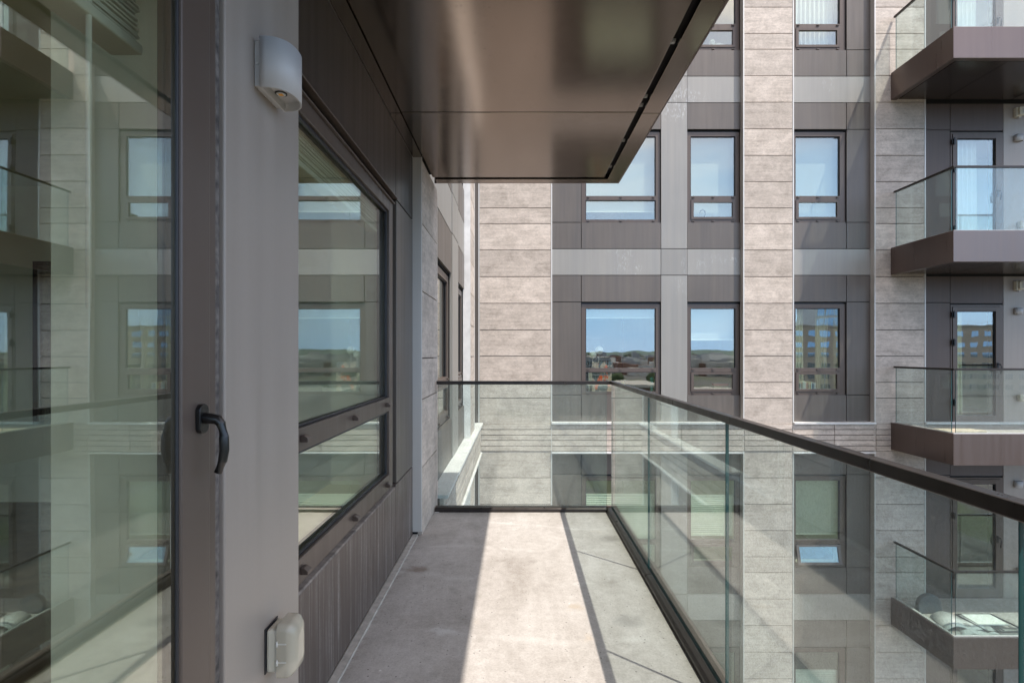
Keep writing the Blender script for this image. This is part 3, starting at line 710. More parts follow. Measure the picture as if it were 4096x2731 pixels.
# ------------------------------------------------------------------ fittings on the pillar and on the far balcony walls
def sconce(loc, rz, label, group=None):
    """half oval up-and-down wall light; local +x points away from the wall"""
    r = thing('wall_sconce', label, 'wall light', loc, group); r.rotation_euler = (0, 0, rz)
    r.rotation_euler = (0, 0, 0)
    def tr(o):
        for v in o.data.vertices: v.co = Matrix.Rotation(rz, 3, 'Z') @ v.co
    def mk(mbx, name, bev=0):
        for v in mbx.bm.verts: v.co = Matrix.Rotation(rz, 3, 'Z') @ v.co + Vector(loc)
        return mbx.build(name, r, bev)
    m = MB(M['lamp']); m.box(0, 0.015, -0.058, 0.058, -0.052, 0.055); mk(m, 'back_plate', 0.002)
    m = MB([M['lamp'], M['handle']])
    def prof(s):
        pts = []
        for i in range(25):
            a = -math.pi / 2 + math.pi * i / 24
            pts.append((0.016 + (0.064 * s) * max(0, math.cos(a)) ** 0.75, (0.067 - (1 - s) * 0.03) * math.copysign(abs(math.sin(a)) ** 0.85, math.sin(a))))
        return pts
    O, I = prof(1.0), prof(0.86); I = [(x + 0.005, y) for x, y in I]; k = len(O)
    zlo, zhi, zi = -0.058, 0.060, -0.038
    def ring(p, z): return [m.bm.verts.new((x, y, z)) for x, y in p]
    ob, ot, ib, it = ring(O, zlo), ring(O, zhi), ring(I, zlo), ring(I, zi)
    for i in range(k):
        j = (i + 1) % k
        for q in ((ob[i], ob[j], ot[j], ot[i]), (ib[i], it[i], it[j], ib[j])):
            f = m.bm.faces.new(q); f.smooth = (j != 0)
        m.bm.faces.new((ob[i], ib[i], ib[j], ob[j]))
    m.bm.faces.new(ot); m.bm.faces.new(it)
    mk(m, 'shade')
    m = MB(M['handle']); m.poly([(0.034 + 0.0145 * math.cos(2 * math.pi * i / 20), 0.008 + 0.0145 * math.sin(2 * math.pi * i / 20)) for i in range(20)], 2, zi - 0.002, zi - 0.0002); mk(m, 'led_bezel')
    m = MB(M['lens']); m.poly([(0.034 + 0.0108 * math.cos(2 * math.pi * i / 20), 0.008 + 0.0108 * math.sin(2 * math.pi * i / 20)) for i in range(20)], 2, zi - 0.0032, zi - 0.0021); mk(m, 'lens')
    m = MB(M['led']); m.box(0.029, 0.039, 0.003, 0.013, zi - 0.0042, zi - 0.0033); mk(m, 'led_chip')
    m = MB(M['trim'])
    m.tube([(0.007, -0.0581, 0.0), (0.007, -0.0605, 0.0)], 0.003, 10); mk(m, 'screw')
    return r
M['lens'] = plain('led_lens', (0.75, 0.74, 0.70), 0.3)
M['led'] = plain('led_phosphor', (0.9, 0.42, 0.05), 0.5, var=0.02)
sconce((-0.61, 1.338, H + 0.672), 0, 'light grey half round wall light on the grey pillar close to us')
for k, wd in ((0, 'beside the second balcony down'), (-1, 'beside the door level with us'), (-2, 'beside the lowest balcony door')):
    sconce((9.0, DM - 0.001, F(k) + 1.985 + H), -math.pi / 2, 'small grey wall light on the pale wall ' + wd, 'grey wall lights on the far balcony walls')

def outlet(loc, rz, label, group=None):
    r = thing('outlet_box', label, 'outlet', loc, group); R = Matrix.Rotation(rz, 3, 'Z')
    def mk(m, name, bev=0):
        for v in m.bm.verts: v.co = R @ v.co + Vector(loc)
        return m.build(name, r, bev)
    m = MB(M['gasket']); m.box(0, 0.003, -0.036, 0.036, -0.055, 0.055); mk(m, 'gasket', 0.002)
    m = MB(M['cream']); m.box(0.003, 0.030, -0.034, 0.034, -0.052, 0.052); mk(m, 'back_box', 0.007)
    m = MB(M['clear'])                                   # domed in-use cover, open at the back
    def rr(w, h, x, rad, n=5):
        pts = []
        for cx, cz, a0 in ((w - rad, h - rad, 0), (-w + rad, h - rad, 90), (-w + rad, -h + rad, 180), (w - rad, -h + rad, 270)):
            for i in range(n + 1):
                a = math.radians(a0 + 90 * i / n); pts.append(m.bm.verts.new((x, cx + rad * math.cos(a), cz + rad * math.sin(a))))
        return pts
    rings = [rr(0.041, 0.066, 0.031, 0.016), rr(0.041, 0.066, 0.052, 0.016), rr(0.039, 0.063, 0.062, 0.018), rr(0.030, 0.052, 0.072, 0.018), rr(0.016, 0.034, 0.076, 0.012)]
    for a, b in zip(rings, rings[1:]):
        for i in range(len(a)):
            j = (i + 1) % len(a); f = m.bm.faces.new((a[i], a[j], b[j], b[i])); f.smooth = True
    m.bm.faces.new(rings[-1]); mk(m, 'clear_cover')
    m = MB(M['cream']); m.box(0.0305, 0.036, -0.028, 0.028, -0.045, 0.045); mk(m, 'face_plate', 0.003)
    for zz in (-0.022, 0.022):
        m = MB(M['clear_rib']); m.tube([(0.033, -0.042, zz - 0.007), (0.033, -0.042, zz + 0.007)], 0.0028, 8); m.box(0.0335, 0.055, -0.0418, -0.0408, zz - 0.0015, zz + 0.0015); mk(m, 'hinge')
    return r
M['clear_rib'] = plain('cloudy_plastic', (0.62, 0.60, 0.54), 0.3)
outlet((-0.61, 1.366, H - 0.722), 0, 'cream outlet box with clear bubble cover low on the grey pillar')
for k, wd in ((0, 'behind the second balcony railing'), (-1, 'behind the railing level with us'), (-2, 'behind the lowest railing')):
    outlet((9.03, DM - 0.001, F(k) + 0.43 + H), -math.pi / 2, 'small white outlet box on the pale wall ' + wd, 'outlets on the far balcony walls')

def horn(loc, label, group):
    r = thing('alarm_speaker', label, 'speaker', loc, group)
    x, y, z = loc
    m = MB(M['cream']); m.box(x - 0.075, x + 0.03, y - 0.075, y, z - 0.085, z + 0.085); m.build('housing', r, 0.012)
    m = MB(M['cream']); m.poly([(x - 0.055, z - 0.07), (x + 0.09, z - 0.085), (x + 0.09, z + 0.085), (x - 0.055, z + 0.07)], 1, y - 0.115, y - 0.076); m.build('front_cover', r, 0.01)
    m = MB(M['lamp']); m.box(x - 0.005, x + 0.06, y - 0.121, y - 0.1155, z - 0.045, z + 0.045); m.build('grille', r, 0.004)
    m = MB(M['lamp']); m.box(x - 0.02, x + 0.02, y - 0.06, y - 0.02, z - 0.105, z - 0.086); m.build('bracket', r)
for k, wd in ((0, 'under the topmost balcony'), (-1, 'under the second balcony down')):
    horn((9.0, DM - 0.001, F(k) + 2.44 + H), 'cream square loudspeaker on the pale wall ' + wd, 'loudspeakers under the far balconies')

# ------------------------------------------------------------------ window dressing
def slat_blind(x, y0, y1, ztop, zbot, label, wand=None):
    r = thing('venetian_blind', label, 'blind', (x, (y0 + y1) / 2, ztop))
    m = MB(M['blind']); m.box(x - 0.030, x + 0.030, y0, y1, zbot, zbot + 0.020); m.build('bottom_rail', r, 0.004)
    m = MB(M['blind']); z = zbot + 0.024
    while z < ztop - 0.05:
        t = rnd.uniform(-0.004, 0.004); m.box(x - 0.025 + t, x + 0.025 + t, y0 + rnd.uniform(0.002, 0.012), y1 - rnd.uniform(0.002, 0.014), z, z + 0.0035); z += rnd.uniform(0.0062, 0.0085)
    m.build('slats', r)
    m = MB(M['blind']); m.box(x - 0.028, x + 0.028, y0, y1, ztop - 0.04, ztop); m.build('head_rail', r)
    m = MB(M['blind'])
    for y in (y0 + 0.2, y1 - 0.25):
        pts = [(x + 0.031 + 0.006 * math.sin(i * 1.7), y + 0.012 * math.sin(i * 2.3), zbot + 0.16 * i / 9 - 0.015) for i in range(10)]
        m.tube(pts, 0.0016, 5)
    m.build('cord', r)
    if wand:
        m = MB(M['blind']); m.tube([(x + 0.024, wand, ztop - 0.03), (x + 0.024, wand, H + 0.075)], 0.0045, 8); m.build('wand', r)
slat_blind(-0.735, 0.02, 1.04, H + 0.93, H + 0.560, 'raised white slatted blind with hanging wand behind the balcony door', 0.915)
slat_blind(-0.840, 1.80, 3.20, H + 0.90, H + 0.700, 'raised white slatted blind at the top of the near window')
def on_row(k, z): return F(k) + (z + 1.232) + H
def roller(bi, k, zbot, label):
    b = BAYS[bi]; a, c = b['win'][0] + 0.045, b['win'][1] - 0.045; y = DM + 0.195
    r = thing('roller_shade', label, 'shade', ((a + c) / 2, y, on_row(k, 0.86)), 'white roller shades in the far windows')
    m = MB(M['shade']); m.box(a, c, y, y + 0.003, on_row(k, zbot), on_row(k, 0.86)); m.build('fabric', r)
    m = MB(M['blind']); m.box(a, c, y - 0.004, y + 0.007, on_row(k, zbot) - 0.022, on_row(k, zbot) - 0.0005); m.build('hem_bar', r)
    m = MB(M['blind']); m.tube([(a, y + 0.022, on_row(k, 0.875)), (c, y + 0.022, on_row(k, 0.875))], 0.022, 10); m.build('roller', r)
roller(0, 0, -0.50, 'nearly closed white roller shade in the wide window right of the soffit corner')
roller(1, 0, -0.66, 'fully lowered white roller shade in the narrow upper window with a hooked lamp')
roller(2, 0, -0.66, 'fully lowered white roller shade in the upper window left of the second balcony')
roller(0, -1, 0.655, 'almost fully raised roller shade in the wide window with globe lamps')
roller(1, -1, 0.255, 'half lowered white roller shade above the flat stack of books')
roller(0, 1, 0.1, 'white roller shade in the top left window beyond the soffit')
def pleated(bi, k, ztop, zbot, label):
    b = BAYS[bi]; a, c = b['win'][0] + 0.045, b['win'][1] - 0.045; y = DM + 0.13; n = int((ztop - zbot) / 0.034)
    r = thing('pleated_shade', label, 'shade', ((a + c) / 2, y, on_row(k, ztop)), 'pleated shades in the lower windows')
    m = MB(M['blind']); P = []
    for i in range(2 * n + 1): P.append((y - (0.010 if i % 2 else 0), on_row(k, ztop - (ztop - zbot) * i / (2 * n))))
    Q = [(yy + 0.004, zz) for yy, zz in reversed(P)]
    m.poly(P + Q, 0, a, c); m.build('pleats', r)
    m = MB(M['blind']); m.box(a, c, y - 0.014, y + 0.014, on_row(k, ztop) + 0.0005, on_row(k, ztop) + 0.02); m.box(a, c, y - 0.014, y + 0.014, on_row(k, zbot) - 0.02, on_row(k, zbot) - 0.0005); m.build('rail', r)
pleated(0, -2, 0.52, -0.66, 'pleated shade in the wide lower window behind the railing corner')
pleated(1, -2, 0.50, -0.20, 'pleated shade in the lower window between the glass seams')
roller(2, -2, -0.20, 'pale shade added above the open tilted sash')  # roller added to give this pane the pale tone of its reflection
pleated(2, -3, 0.42, -0.66, 'pleated shade in the lowest window at the bottom edge')
def curtain(u0, u1, y, z0, z1, mat, label, amp=0.03, waves=7, gather=0.0):
    m = MB(mat); n = waves * 8; P, T = [], []
    rows_ = 8
    grid = []
    for j in range(rows_ + 1):
        t = j / rows_; z = z1 + (z0 - z1) * t; row = []
        for i in range(n + 1):
            s = i / n; u = u0 + (u1 - u0) * (s * (1 - gather * math.sin(math.pi * t)))
            row.append(m.bm.verts.new((u, y + amp * math.sin(2 * math.pi * waves * s + 1.3 * math.sin(3 * s + t)) * (0.6 + 0.4 * t), z)))
        grid.append(row)
    for j in range(rows_):
        for i in range(n):
            f = m.bm.faces.new((grid[j][i], grid[j][i + 1], grid[j + 1][i + 1], grid[j + 1][i])); f.smooth = True
    o = m.build('curtain'); sm = o.modifiers.new('thick', 'SOLIDIFY'); sm.thickness = 0.004
    return tag(o, label, 'curtain')
curtain(5.02, 5.36, DM + 0.42, on_row(-1, -0.95), on_row(-1, 0.86), M['curtain'], 'long cream curtain behind the row of books', waves=6)
curtain(5.60, 5.88, DM + 0.42, on_row(-1, -0.95), on_row(-1, 0.86), M['curtain'], 'cream curtain drawn to the right beside the lamp stand', waves=5, gather=0.3)
curtain(4.99, 5.88, DM + 0.20, on_row(1, -0.70), on_row(1, 0.86), M['sheer'], 'white sheer curtain across the uppermost window', waves=11, amp=0.022)
curtain(7.90, 8.16, DM + 0.20, F(-1) + H - 0.02, F(-1) + H + 2.05, M['curtain'], 'cream curtain behind the door level with us', waves=4)
curtain(7.90, 8.42, DM + 0.20, F(1) + H - 0.02, F(1) + H + 2.05, M['sheer'], 'white curtain behind the topmost balcony door', waves=7)
curtain(7.90, 8.45, DM + 0.22, F(0) + H - 0.02, F(0) + H + 2.05, M['sheer'], 'white curtain behind the second balcony door', waves=7)

# books on the sills
bc = [(0.72, 0.68, 0.52), (0.62, 0.55, 0.34), (0.10, 0.11, 0.10), (0.70, 0.66, 0.55), (0.22, 0.26, 0.20), (0.72, 0.70, 0.60), (0.55, 0.38, 0.25), (0.60, 0.70, 0.62), (0.68, 0.74, 0.70), (0.74, 0.72, 0.66), (0.55, 0.22, 0.12), (0.50, 0.33, 0.20), (0.72, 0.66, 0.40), (0.66, 0.45, 0.20), (0.62, 0.72, 0.64), (0.07, 0.10, 0.18), (0.55, 0.60, 0.62), (0.75, 0.76, 0.74)]
cn = ['pale cream', 'dull yellow', 'thin black', 'off white', 'dark green', 'ivory', 'brown', 'mint', 'pale mint', 'white', 'brick red', 'tan', 'mustard', 'orange tan', 'light green', 'navy', 'slate', 'chalk white leaning']
u = 5.092; zs = on_row(-1, -0.757) + 0.0305
for i, c in enumerate(bc):
    t = rnd.uniform(0.016, 0.028); h_ = rnd.uniform(0.185, 0.215) - (0.02 if i > 14 else 0); y = DM + 0.20
    m = MB([plain('book_cover_' + cn[i].replace(' ', '_'), c, 0.6), M['blind']]); m.box(u, u + t, y, y + 0.13, zs, zs + h_); m.box(u + 0.003, u + t - 0.003, y + 0.004, y + 0.131, zs + 0.003, zs + h_ + 0.0008, 1)
    tag(m.build('book'), cn[i] + ' book standing in the row on the window sill', 'book', 'books in a row on the window sill'); u += t + 0.0015
def lying(u0, u1, z, t, c, label):
    m = MB([plain('book_cover', c, 0.6), M['blind']]); y = DM + 0.17; m.box(u0, u1, y, y + 0.12, z, z + t); m.box(u0 + 0.003, u1 + 0.0006, y + 0.003, y + 0.117, z + 0.004, z + t - 0.004, 1)
    tag(m.build('book'), label, 'book', 'flat stack of books on the sill')
zs2 = on_row(-1, -0.757) + 0.0305
lying(3.55, 3.93, zs2, 0.075, (0.68, 0.68, 0.5), 'thick pale volume at the bottom of the flat stack')
lying(3.60, 3.89, zs2 + 0.076, 0.05, (0.30, 0.28, 0.16), 'olive volume in the middle of the flat stack')
lying(3.61, 3.88, zs2 + 0.127, 0.04, (0.38, 0.12, 0.08), 'dull red volume on top of the flat stack')
# globe lamps, painting, plant, cabinet in the wide window
def globe(u, z, r_, label):
    t = thing('globe_lamp', label, 'lamp', (u, DM + 0.5, on_row(-1, -0.7)), 'white globe lamps in the wide window')
    m = MB(M['blind']); m.ball((u, DM + 0.5, z + H), r_); m.build('globe', t)
    m = MB(M['trim']); m.tube([(u, DM + 0.5, z + H - r_), (u - 0.005, DM + 0.5, z + H - 0.2), (u - 0.03, DM + 0.5, z + H - 0.27)], 0.006, 8); m.box(u - 0.08, u + 0.02, DM + 0.46, DM + 0.54, H - 1.0, z + H - 0.268); m.build('stem', t)
globe(1.555, 0.055, 0.078, 'larger white globe lamp, the higher of the two in the wide window')
globe(1.435, -0.03, 0.072, 'smaller white globe lamp, the lower of the two in the wide window')
def painting_mat():
    m, nt, b, g = new_mat('abstract_painting'); P = g.outputs['Position']
    a = noise(nt, P, 7, 4, 0.6, (1, 1, 1), 0.8); c2 = noise(nt, P, 11, 3, 0.5, (1, 1, 0.6))
    c = mixc(nt, rng(nt, a, 0.48, 0.52), (0.08, 0.10, 0.12), (0.55, 0.42, 0.36)); c = mixc(nt, rng(nt, c2, 0.56, 0.62), c, (0.85, 0.13, 0.03))
    nt.links.new(c, b.inputs['Base Color']); return m
m = MB([painting_mat(), M['blind']]); m.box(1.40, 1.76, DM + 0.30, DM + 0.325, on_row(-1, -0.757) + 0.0305, on_row(-1, -0.16), 0)
tag(m.build('painting'), 'grey and red abstract canvas leaning in the wide window', 'painting')
m = MB(plain('dark_cabinet', (0.035, 0.033, 0.032), 0.4)); m.box(1.36, 1.70, DM + 1.0, DM + 1.6, F(-1) - 0.069 + H, H + 0.28); m.build('cabinet').update_tag(); tag(bpy.data.objects['cabinet'], 'dark tall cabinet behind the globe lamps', 'cabinet')
t = thing('potted_plant', 'small leafy plant on the sill of the wide window', 'plant', (1.95, DM + 0.22, on_row(-1, -0.757)))
m = MB(M['strip']); m.poly([(1.95 + 0.05 * math.cos(i * 0.524), DM + 0.22 + 0.05 * math.sin(i * 0.524)) for i in range(12)], 2, on_row(-1, -0.757) + 0.0305, on_row(-1, -0.65)); m.build('pot', t)
m = MB(plain('leaf_green', (0.07, 0.14, 0.03), 0.5, var=0.4, scale=40))
for i in range(90):
    a, e, l = rnd.uniform(0, 6.28), rnd.uniform(0.3, 1.5), rnd.uniform(0.06, 0.17); d = Vector((math.cos(a) * math.cos(e), math.sin(a) * math.cos(e), math.sin(e)))
    p0 = Vector((1.95, DM + 0.22, on_row(-1, -0.655))) + d * l * 0.4; p1 = p0 + d * l * 0.6; s_ = d.cross(Vector((0, 0, 1))).normalized() * 0.012
    v = [m.bm.verts.new(q) for q in (p0, (p0 + p1) / 2 + s_, p1, (p0 + p1) / 2 - s_)]; m.bm.faces.new(v)
m.build('leaves', t)
m = MB([plain('teal_cover', (0.12, 0.42, 0.36), 0.5), M['blind']]); m.box(2.445, 2.50, DM + 0.16, DM + 0.18, on_row(-1, -0.757) + 0.0305, on_row(-1, -0.44)); tag(m.build('book'), 'teal picture book propped at the right of the wide window', 'book')
# hooked lamp, lamp stand and shell ornament
m = MB(M['handle']); zc = on_row(0, -0.60); yy = DM + 0.118
pts = [(3.40, yy, zc - 0.09), (3.41, yy, zc - 0.03), (3.428, yy, zc + 0.02), (3.425, yy, zc + 0.07), (3.39, yy, zc + 0.105), (3.345, yy, zc + 0.085), (3.318, yy, zc + 0.03)]
m.tube(pts, [0.016, 0.012, 0.013, 0.015, 0.016, 0.012, 0.004], 8); m.box(3.37, 3.43, yy - 0.008, yy + 0.012, on_row(0, -0.757), zc - 0.0895); tag(m.build('desk_lamp'), 'dark hook shaped lamp silhouette in the narrow upper window', 'lamp')
t = thing('lamp_stand', 'slim grey lamp stand beside the row of books', 'lamp', (5.68, DM + 0.25, on_row(-1, -0.757)))
m = MB(M['trim']); m.tube([(5.68, DM + 0.25, on_row(-1, -0.72)), (5.68, DM + 0.25, on_row(-1, 0.25))], 0.010, 8); m.build('stem', t)
m = MB(M['trim']); m.tube([(5.68, DM + 0.25, on_row(-1, -0.727) + 0.001), (5.68, DM + 0.25, on_row(-1, -0.70))], 0.055, 16); m.build('base', t)
m = MB(M['blind']); m.ball((3.70, DM + 0.22, on_row(1, -0.62)), 0.13, 0, (1.2, 0.8, 0.75)); m.ball((3.59, DM + 0.22, on_row(1, -0.50)), 0.05); m.box(3.60, 3.80, DM + 0.15, DM + 0.29, on_row(1, -0.726), on_row(1, -0.68)); tag(m.build('ornament'), 'white rounded shell like ornament on the top window sill', 'ornament')
# mirror inside our room
t = thing('wall_mirror', 'dark framed mirror on the room wall seen through the door glass', 'mirror', (-3.5, 4.83, H - 0.8))
m = MB(M['handle'])
for q in ((-4.22, -4.18, -0.62, 0.8), (-3.44, -3.40, -0.62, 0.8), (-4.18, -3.44, 0.76, 0.8), (-4.18, -3.44, -0.62, -0.58)): m.box(q[0], q[1], 4.80, 4.838, q[2] + H, q[3] + H)
m.build('frame', t); m = MB(plain('mirror_glass', (0.5, 0.5, 0.5), 0.05, 1.0, var=0.01)); m.box(-4.19, -3.43, 4.825, 4.837, -0.6 + H, 0.78 + H); m.build('glass', t)

# ------------------------------------------------------------------ things left on the far balconies
dz = F(-1) + H - 0.07
m = MB(plain('bleached_wood', (0.55, 0.47, 0.36), 0.7, var=0.25, scale=14)); m.box(6.98, 7.62, 8.92, 9.25, dz + 0.012, dz + 0.04); m.box(7.621, 7.70, 9.02, 9.14, dz + 0.014, dz + 0.038); m.box(7.0, 7.06, 8.95, 9.22, dz + 0.0005, dz + 0.0115)
tag(m.build('board', None, 0.006), 'flat bleached wooden board on the deck of the balcony level with us', 'board')
dz = F(-2) + H - 0.07
def mat_roll(pts, w, th, name, label, mat):
    m = MB(mat); top, bot = [], []
    for x, y, z in pts:
        top.append((m.bm.verts.new((x, y - w / 2, z + th)), m.bm.verts.new((x + 0.12, y + w / 2, z + th)))); bot.append((m.bm.verts.new((x, y - w / 2, z)), m.bm.verts.new((x + 0.12, y + w / 2, z))))
    for i in range(len(pts) - 1):
        for a in (top, bot):
            f = m.bm.faces.new((a[i][0], a[i][1], a[i + 1][1], a[i + 1][0])); f.smooth = True
        for j in (0, 1): m.bm.faces.new((top[i][j], top[i + 1][j], bot[i + 1][j], bot[i][j]))
    for i in (0, -1): m.bm.faces.new((top[i][0], top[i][1], bot[i][1], bot[i][0]))
    return tag(m.build(name), label, 'mat')
gm = plain('pale_mat', (0.60, 0.59, 0.57), 0.8, var=0.1, scale=12)
mat_roll([(6.78 + 0.075 * i, 8.95, dz + 0.012 + 0.10 * abs(math.sin(i * 0.55)) * (1 - i / 11)) for i in range(11)], 0.5, 0.012, 'floor_mat', 'curling pale grey mat at the corner of the lowest balcony', gm)
mat_roll([(6.95 + 0.07 * i, 8.72, dz + 0.002 + 0.045 * math.sin(i * 0.7) ** 2) for i in range(9)], 0.34, 0.010, 'floor_mat', 'smaller pale mat folded in front of the curling mat', gm)
t = thing('drying_rack', 'folded black and white rack lying flat on the lowest balcony', 'rack', (7.6, 8.95, dz))
m = MB(M['handle'])
x0, x1, y0, y1 = 7.38, 8.0, 8.62, 9.2
for a, b in (((x0, y0), (x1, y0)), ((x1, y0), (x1 - 0.08, y1)), ((x1 - 0.08, y1), (x0 - 0.05, y1)), ((x0 - 0.05, y1), (x0, y0))): m.tube([(*a, dz + 0.045), (*b, dz + 0.045)], 0.013, 8)
for i in range(6): m.tube([(x0 + 0.03 + 0.05 * i, y0, dz + 0.04), (x0 + 0.04 + 0.05 * i, y0 + 0.17, dz + 0.04)], 0.008, 6)
for a, b in ((x0, y0), (x1, y0), (x1 - 0.08, y1), (x0 - 0.05, y1)): m.tube([(a, b, dz + 0.001), (a, b, dz + 0.05)], 0.012, 6)
m.build('frame', t)
m = MB(M['blind']); m.box(x0 + 0.02, x1 - 0.12, y0 + 0.19, y1 - 0.03, dz + 0.05, dz + 0.062); m.build('panel', t, 0.004)
def rounded_form():  # plain dark rounded form at the back of the deck
    m = MB(plain('dark_form', (0.10, 0.11, 0.12), 0.8)); P = []
    for i in range(20):
        a = math.pi * i / 19; P.append((6.99 + 0.20 * math.cos(a), dz + 0.10 + 0.22 * math.sin(a) ** 0.8))
    P += [(6.79, dz + 0.002), (7.19, dz + 0.002)]
    m.poly(P, 1, 9.30, 9.40); return tag(m.build('form', None, 0.02), 'dark rounded cushion leaning at the back of the lowest balcony', 'form')
rounded_form()

# ------------------------------------------------------------------ ground and town behind us (seen in the windows)
def ground_mat():
    m, nt, b, g = new_mat('ground_mix'); P = g.outputs['Position']
    a = noise(nt, P, 0.035, 4, 0.55); f = noise(nt, P, 1.4, 6, 0.65); q = noise(nt, P, 0.35, 5, 0.6)
    gr = mixc(nt, rng(nt, f, 0.3, 0.7), (0.065, 0.08, 0.04), (0.115, 0.13, 0.075)); asph = mixc(nt, rng(nt, q, 0.35, 0.65), (0.07, 0.07, 0.07), (0.16, 0.155, 0.15))
    c = mixc(nt, rng(nt, a, 0.44, 0.47), gr, asph); nt.links.new(c, b.inputs['Base Color']); b.inputs['Roughness'].default_value = 0.9
    return m
GZ = -14.3 + H
bm = bmesh.new(); n = 64; c0 = bm.verts.new((0, 0, GZ)); prev = None; rings = []
for rr in (40, 160, 700, 3000, 9000): rings.append([bm.verts.new((rr * math.cos(2 * math.pi * i / n), rr * math.sin(2 * math.pi * i / n), GZ)) for i in range(n)])
for i in range(n): bm.faces.new((c0, rings[0][i], rings[0][(i + 1) % n]))
for a, b in zip(rings, rings[1:]):
    for i in range(n): bm.faces.new((a[i], b[i], b[(i + 1) % n], a[(i + 1) % n]))
me = bpy.data.meshes.new('ground'); bm.to_mesh(me); bm.free(); me.materials.append(ground_mat()); o = bpy.data.objects.new('ground', me); COL.objects.link(o); struct(o)
# wooded hills, distance haze put into their bluish colour
bm = bmesh.new(); prev = None
def hh(a, j): return 0.36 * (40 + 26 * math.sin(5 * a + 1) + 17 * math.sin(11 * a + j) + 9 * math.sin(23 * a) + 5 * math.sin(47 * a + 2))
cols = []
for i in range(241):
    a = math.radians(180 + 180 * i / 240 - 0); col = []
    for j, (d, s) in enumerate(((2300, 0.0), (2700, 0.35), (3200, 0.75), (3700, 1.0), (4600, 0.9))):
        col.append(bm.verts.new((d * math.cos(a), d * math.sin(a), GZ - 1 + (max(6, hh(a, j * 0.3)) + 9) * s * 1.1)))
    cols.append(col)
for a, b in zip(cols, cols[1:]):
    for j in range(4): bm.faces.new((a[j], b[j], b[j + 1], a[j + 1])).smooth = True
me = bpy.data.meshes.new('hills'); bm.to_mesh(me); bm.free(); me.materials.append(plain('hazed_wooded_hill', (0.11, 0.16, 0.14), 0.95, var=0.4, scale=0.02)); o = bpy.data.objects.new('hills', me); COL.objects.link(o); struct(o)
# distant town as one mass
tw = MB([plain('town_pale', (0.62, 0.61, 0.58), 0.8, var=0.3, scale=0.03), plain('town_brick', (0.20, 0.11, 0.085), 0.85, var=0.3, scale=0.03), plain('town_grey', (0.30, 0.31, 0.33), 0.7, var=0.3, scale=0.03)])
for i in range(760):
    d = 330 + 1900 * rnd.random() ** 1.3; a = math.radians(-90 + rnd.uniform(-30, 48)); s = rnd.uniform(7, 26) * (1 if d > 300 else 0.8); x, y = d * math.cos(a), d * math.sin(a)
    if 78 < x < 190 and -260 < y < -90: continue
    hgt = rnd.uniform(4, 11) + (rnd.uniform(0, 9) if rnd.random() < 0.12 else 0)
    hgt = min(hgt, 12.5 + 0.002 * d); mi = rnd.choice((0, 0, 1, 2))
    tw.box(x - s / 2, x + s / 2, y - s * rnd.uniform(0.3, 0.6), y + s * rnd.uniform(0.3, 0.6), GZ - 0.5, GZ + hgt, mi); tw.box(x - s / 4, x + s / 5, y - 2, y + 2, GZ + hgt, GZ + hgt + 1.5, 2)
o = tw.build('distant_town'); o['kind'] = 'stuff'; tag(o, 'far pale and brick town blocks mirrored in the windows', 'town')
tr = MB([plain('tree_mass', (0.055, 0.08, 0.032), 0.9, var=0.5, scale=0.6)])
for i in range(430):
    d = 190 + 2000 * rnd.random() ** 1.2; a = math.radians(-90 + rnd.uniform(-32, 48)); x, y = d * math.cos(a), d * math.sin(a); r_ = rnd.uniform(2.2, 4.4) + (d / 700)
    if 78 < x < 190 and -260 < y < -90: continue
    tr.ball((x, y, GZ + r_ * 0.9 + 0.6), r_, 0, (rnd.uniform(0.8, 1.5), 1, rnd.uniform(0.7, 1.1)), 1 if d > 250 else 2)
for v in tr.bm.verts: v.co += Vector((rnd.uniform(-.5, .5), rnd.uniform(-.5, .5), rnd.uniform(-.5, .5)))
o = tr.build('distant_trees'); o['kind'] = 'stuff'; tag(o, 'scattered green trees mirrored in the windows', 'trees')
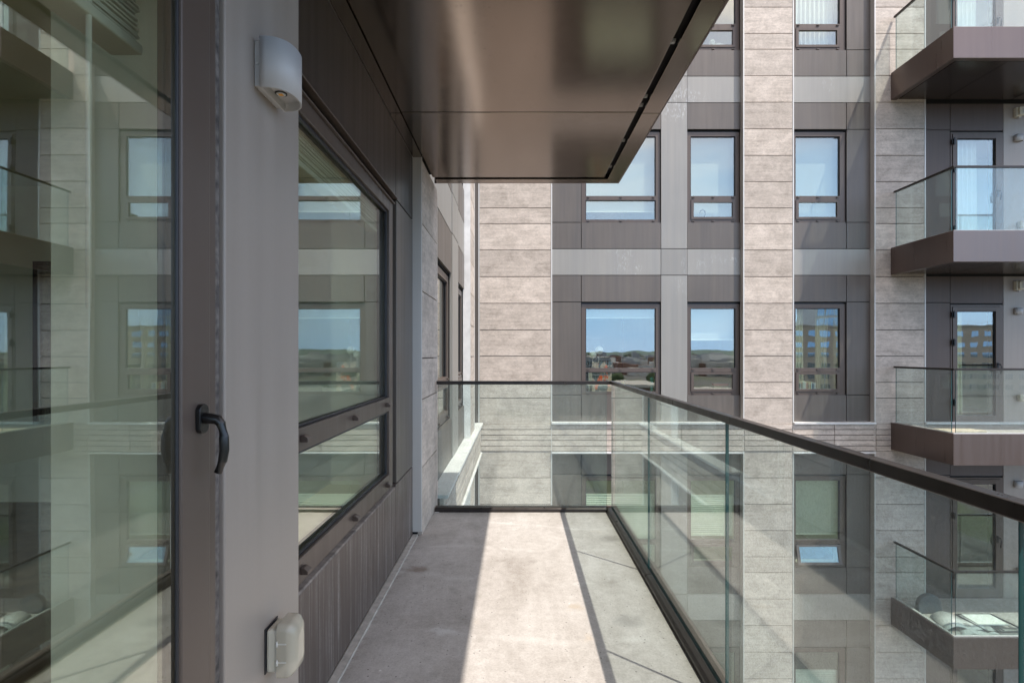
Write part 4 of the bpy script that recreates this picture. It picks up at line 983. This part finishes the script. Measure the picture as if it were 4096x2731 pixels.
def block(name, label, x0, x1, y, depth, ztop, mat, storeys, nwin, wh, ww, rail_=False, glassy=False):
    t = thing(name, label, 'building', ((x0 + x1) / 2, y - depth / 2, GZ))
    m = MB([mat, M['strip']]); m.box(x0, x1, y - depth, y, GZ - 0.3, ztop); m.box(x0 - 0.3, x1 + 0.3, y - depth - 0.3, y + 0.3, ztop, ztop + 0.4, 1); m.build('wall', t)
    sh = (ztop - 1.6 - GZ) / storeys; pw = (x1 - x0) / nwin
    for s in range(storeys):
        for q in range(nwin):
            xc = x0 + pw * (q + 0.5); zt_ = ztop - 1.6 - sh * s
            m = MB([M['trim'], M['sky_glass']]); m.box(xc - ww / 2, xc + ww / 2, y + 0.001, y + 0.08, zt_ - wh, zt_)
            for d in range(3): m.box(xc - ww / 2 + 0.06 + d * ww / 3, xc - ww / 2 + (d + 1) * ww / 3 - 0.05, y + 0.081, y + 0.10, zt_ - wh + 0.08, zt_ - 0.08, 1)
            m.build('window', t)
    if rail_:
        m = MB(M['trim']); x = x0
        m.box(x0, x1, y - 0.5, y - 0.44, ztop + 1.4, ztop + 1.46)
        while x < x1: m.box(x, x + 0.07, y - 0.5, y - 0.44, ztop + 0.4, ztop + 1.4); x += 2.2
        m.build('roof_railing', t)
    return t
M['sky_glass'] = plain('mirror_window', (0.35, 0.45, 0.55), 0.04, 1.0, var=0.05)
block('brick_building', 'tan office block with rows of casement windows mirrored in the window with books', 90, 174, -170, 30, H + 9.2, plain('tan_brick', (0.52, 0.46, 0.38), 0.85, var=0.15, scale=2), 6, 18, 1.9, 2.7, True)
block('glass_tower', 'pale glazed tower rising behind the tan office block', 108, 128, -178, 15, H + 17.5, plain('pale_curtain_wall', (0.50, 0.54, 0.56), 0.3, var=0.1, scale=0.5), 9, 7, 2.6, 2.6)
block('brick_building', 'low dark brick block mirrored at the bottom of the wide window', 8, 22, -62, 14, H - 5.2, plain('dark_brick', (0.16, 0.085, 0.065), 0.85, var=0.25, scale=3), 3, 6, 1.5, 1.0)
block('brick_building', 'low red brick block mirrored at the bottom of the narrow window', 27, 42, -64, 14, H - 6.5, plain('red_brick', (0.19, 0.10, 0.08), 0.85, var=0.25, scale=3), 3, 5, 1.6, 1.2)
block('office_building', 'grey office slab mirrored below the hills', 26, 44, -240, 20, H - 2.5, plain('grey_render', (0.33, 0.34, 0.35), 0.8, var=0.1, scale=1), 5, 12, 1.6, 2.2)
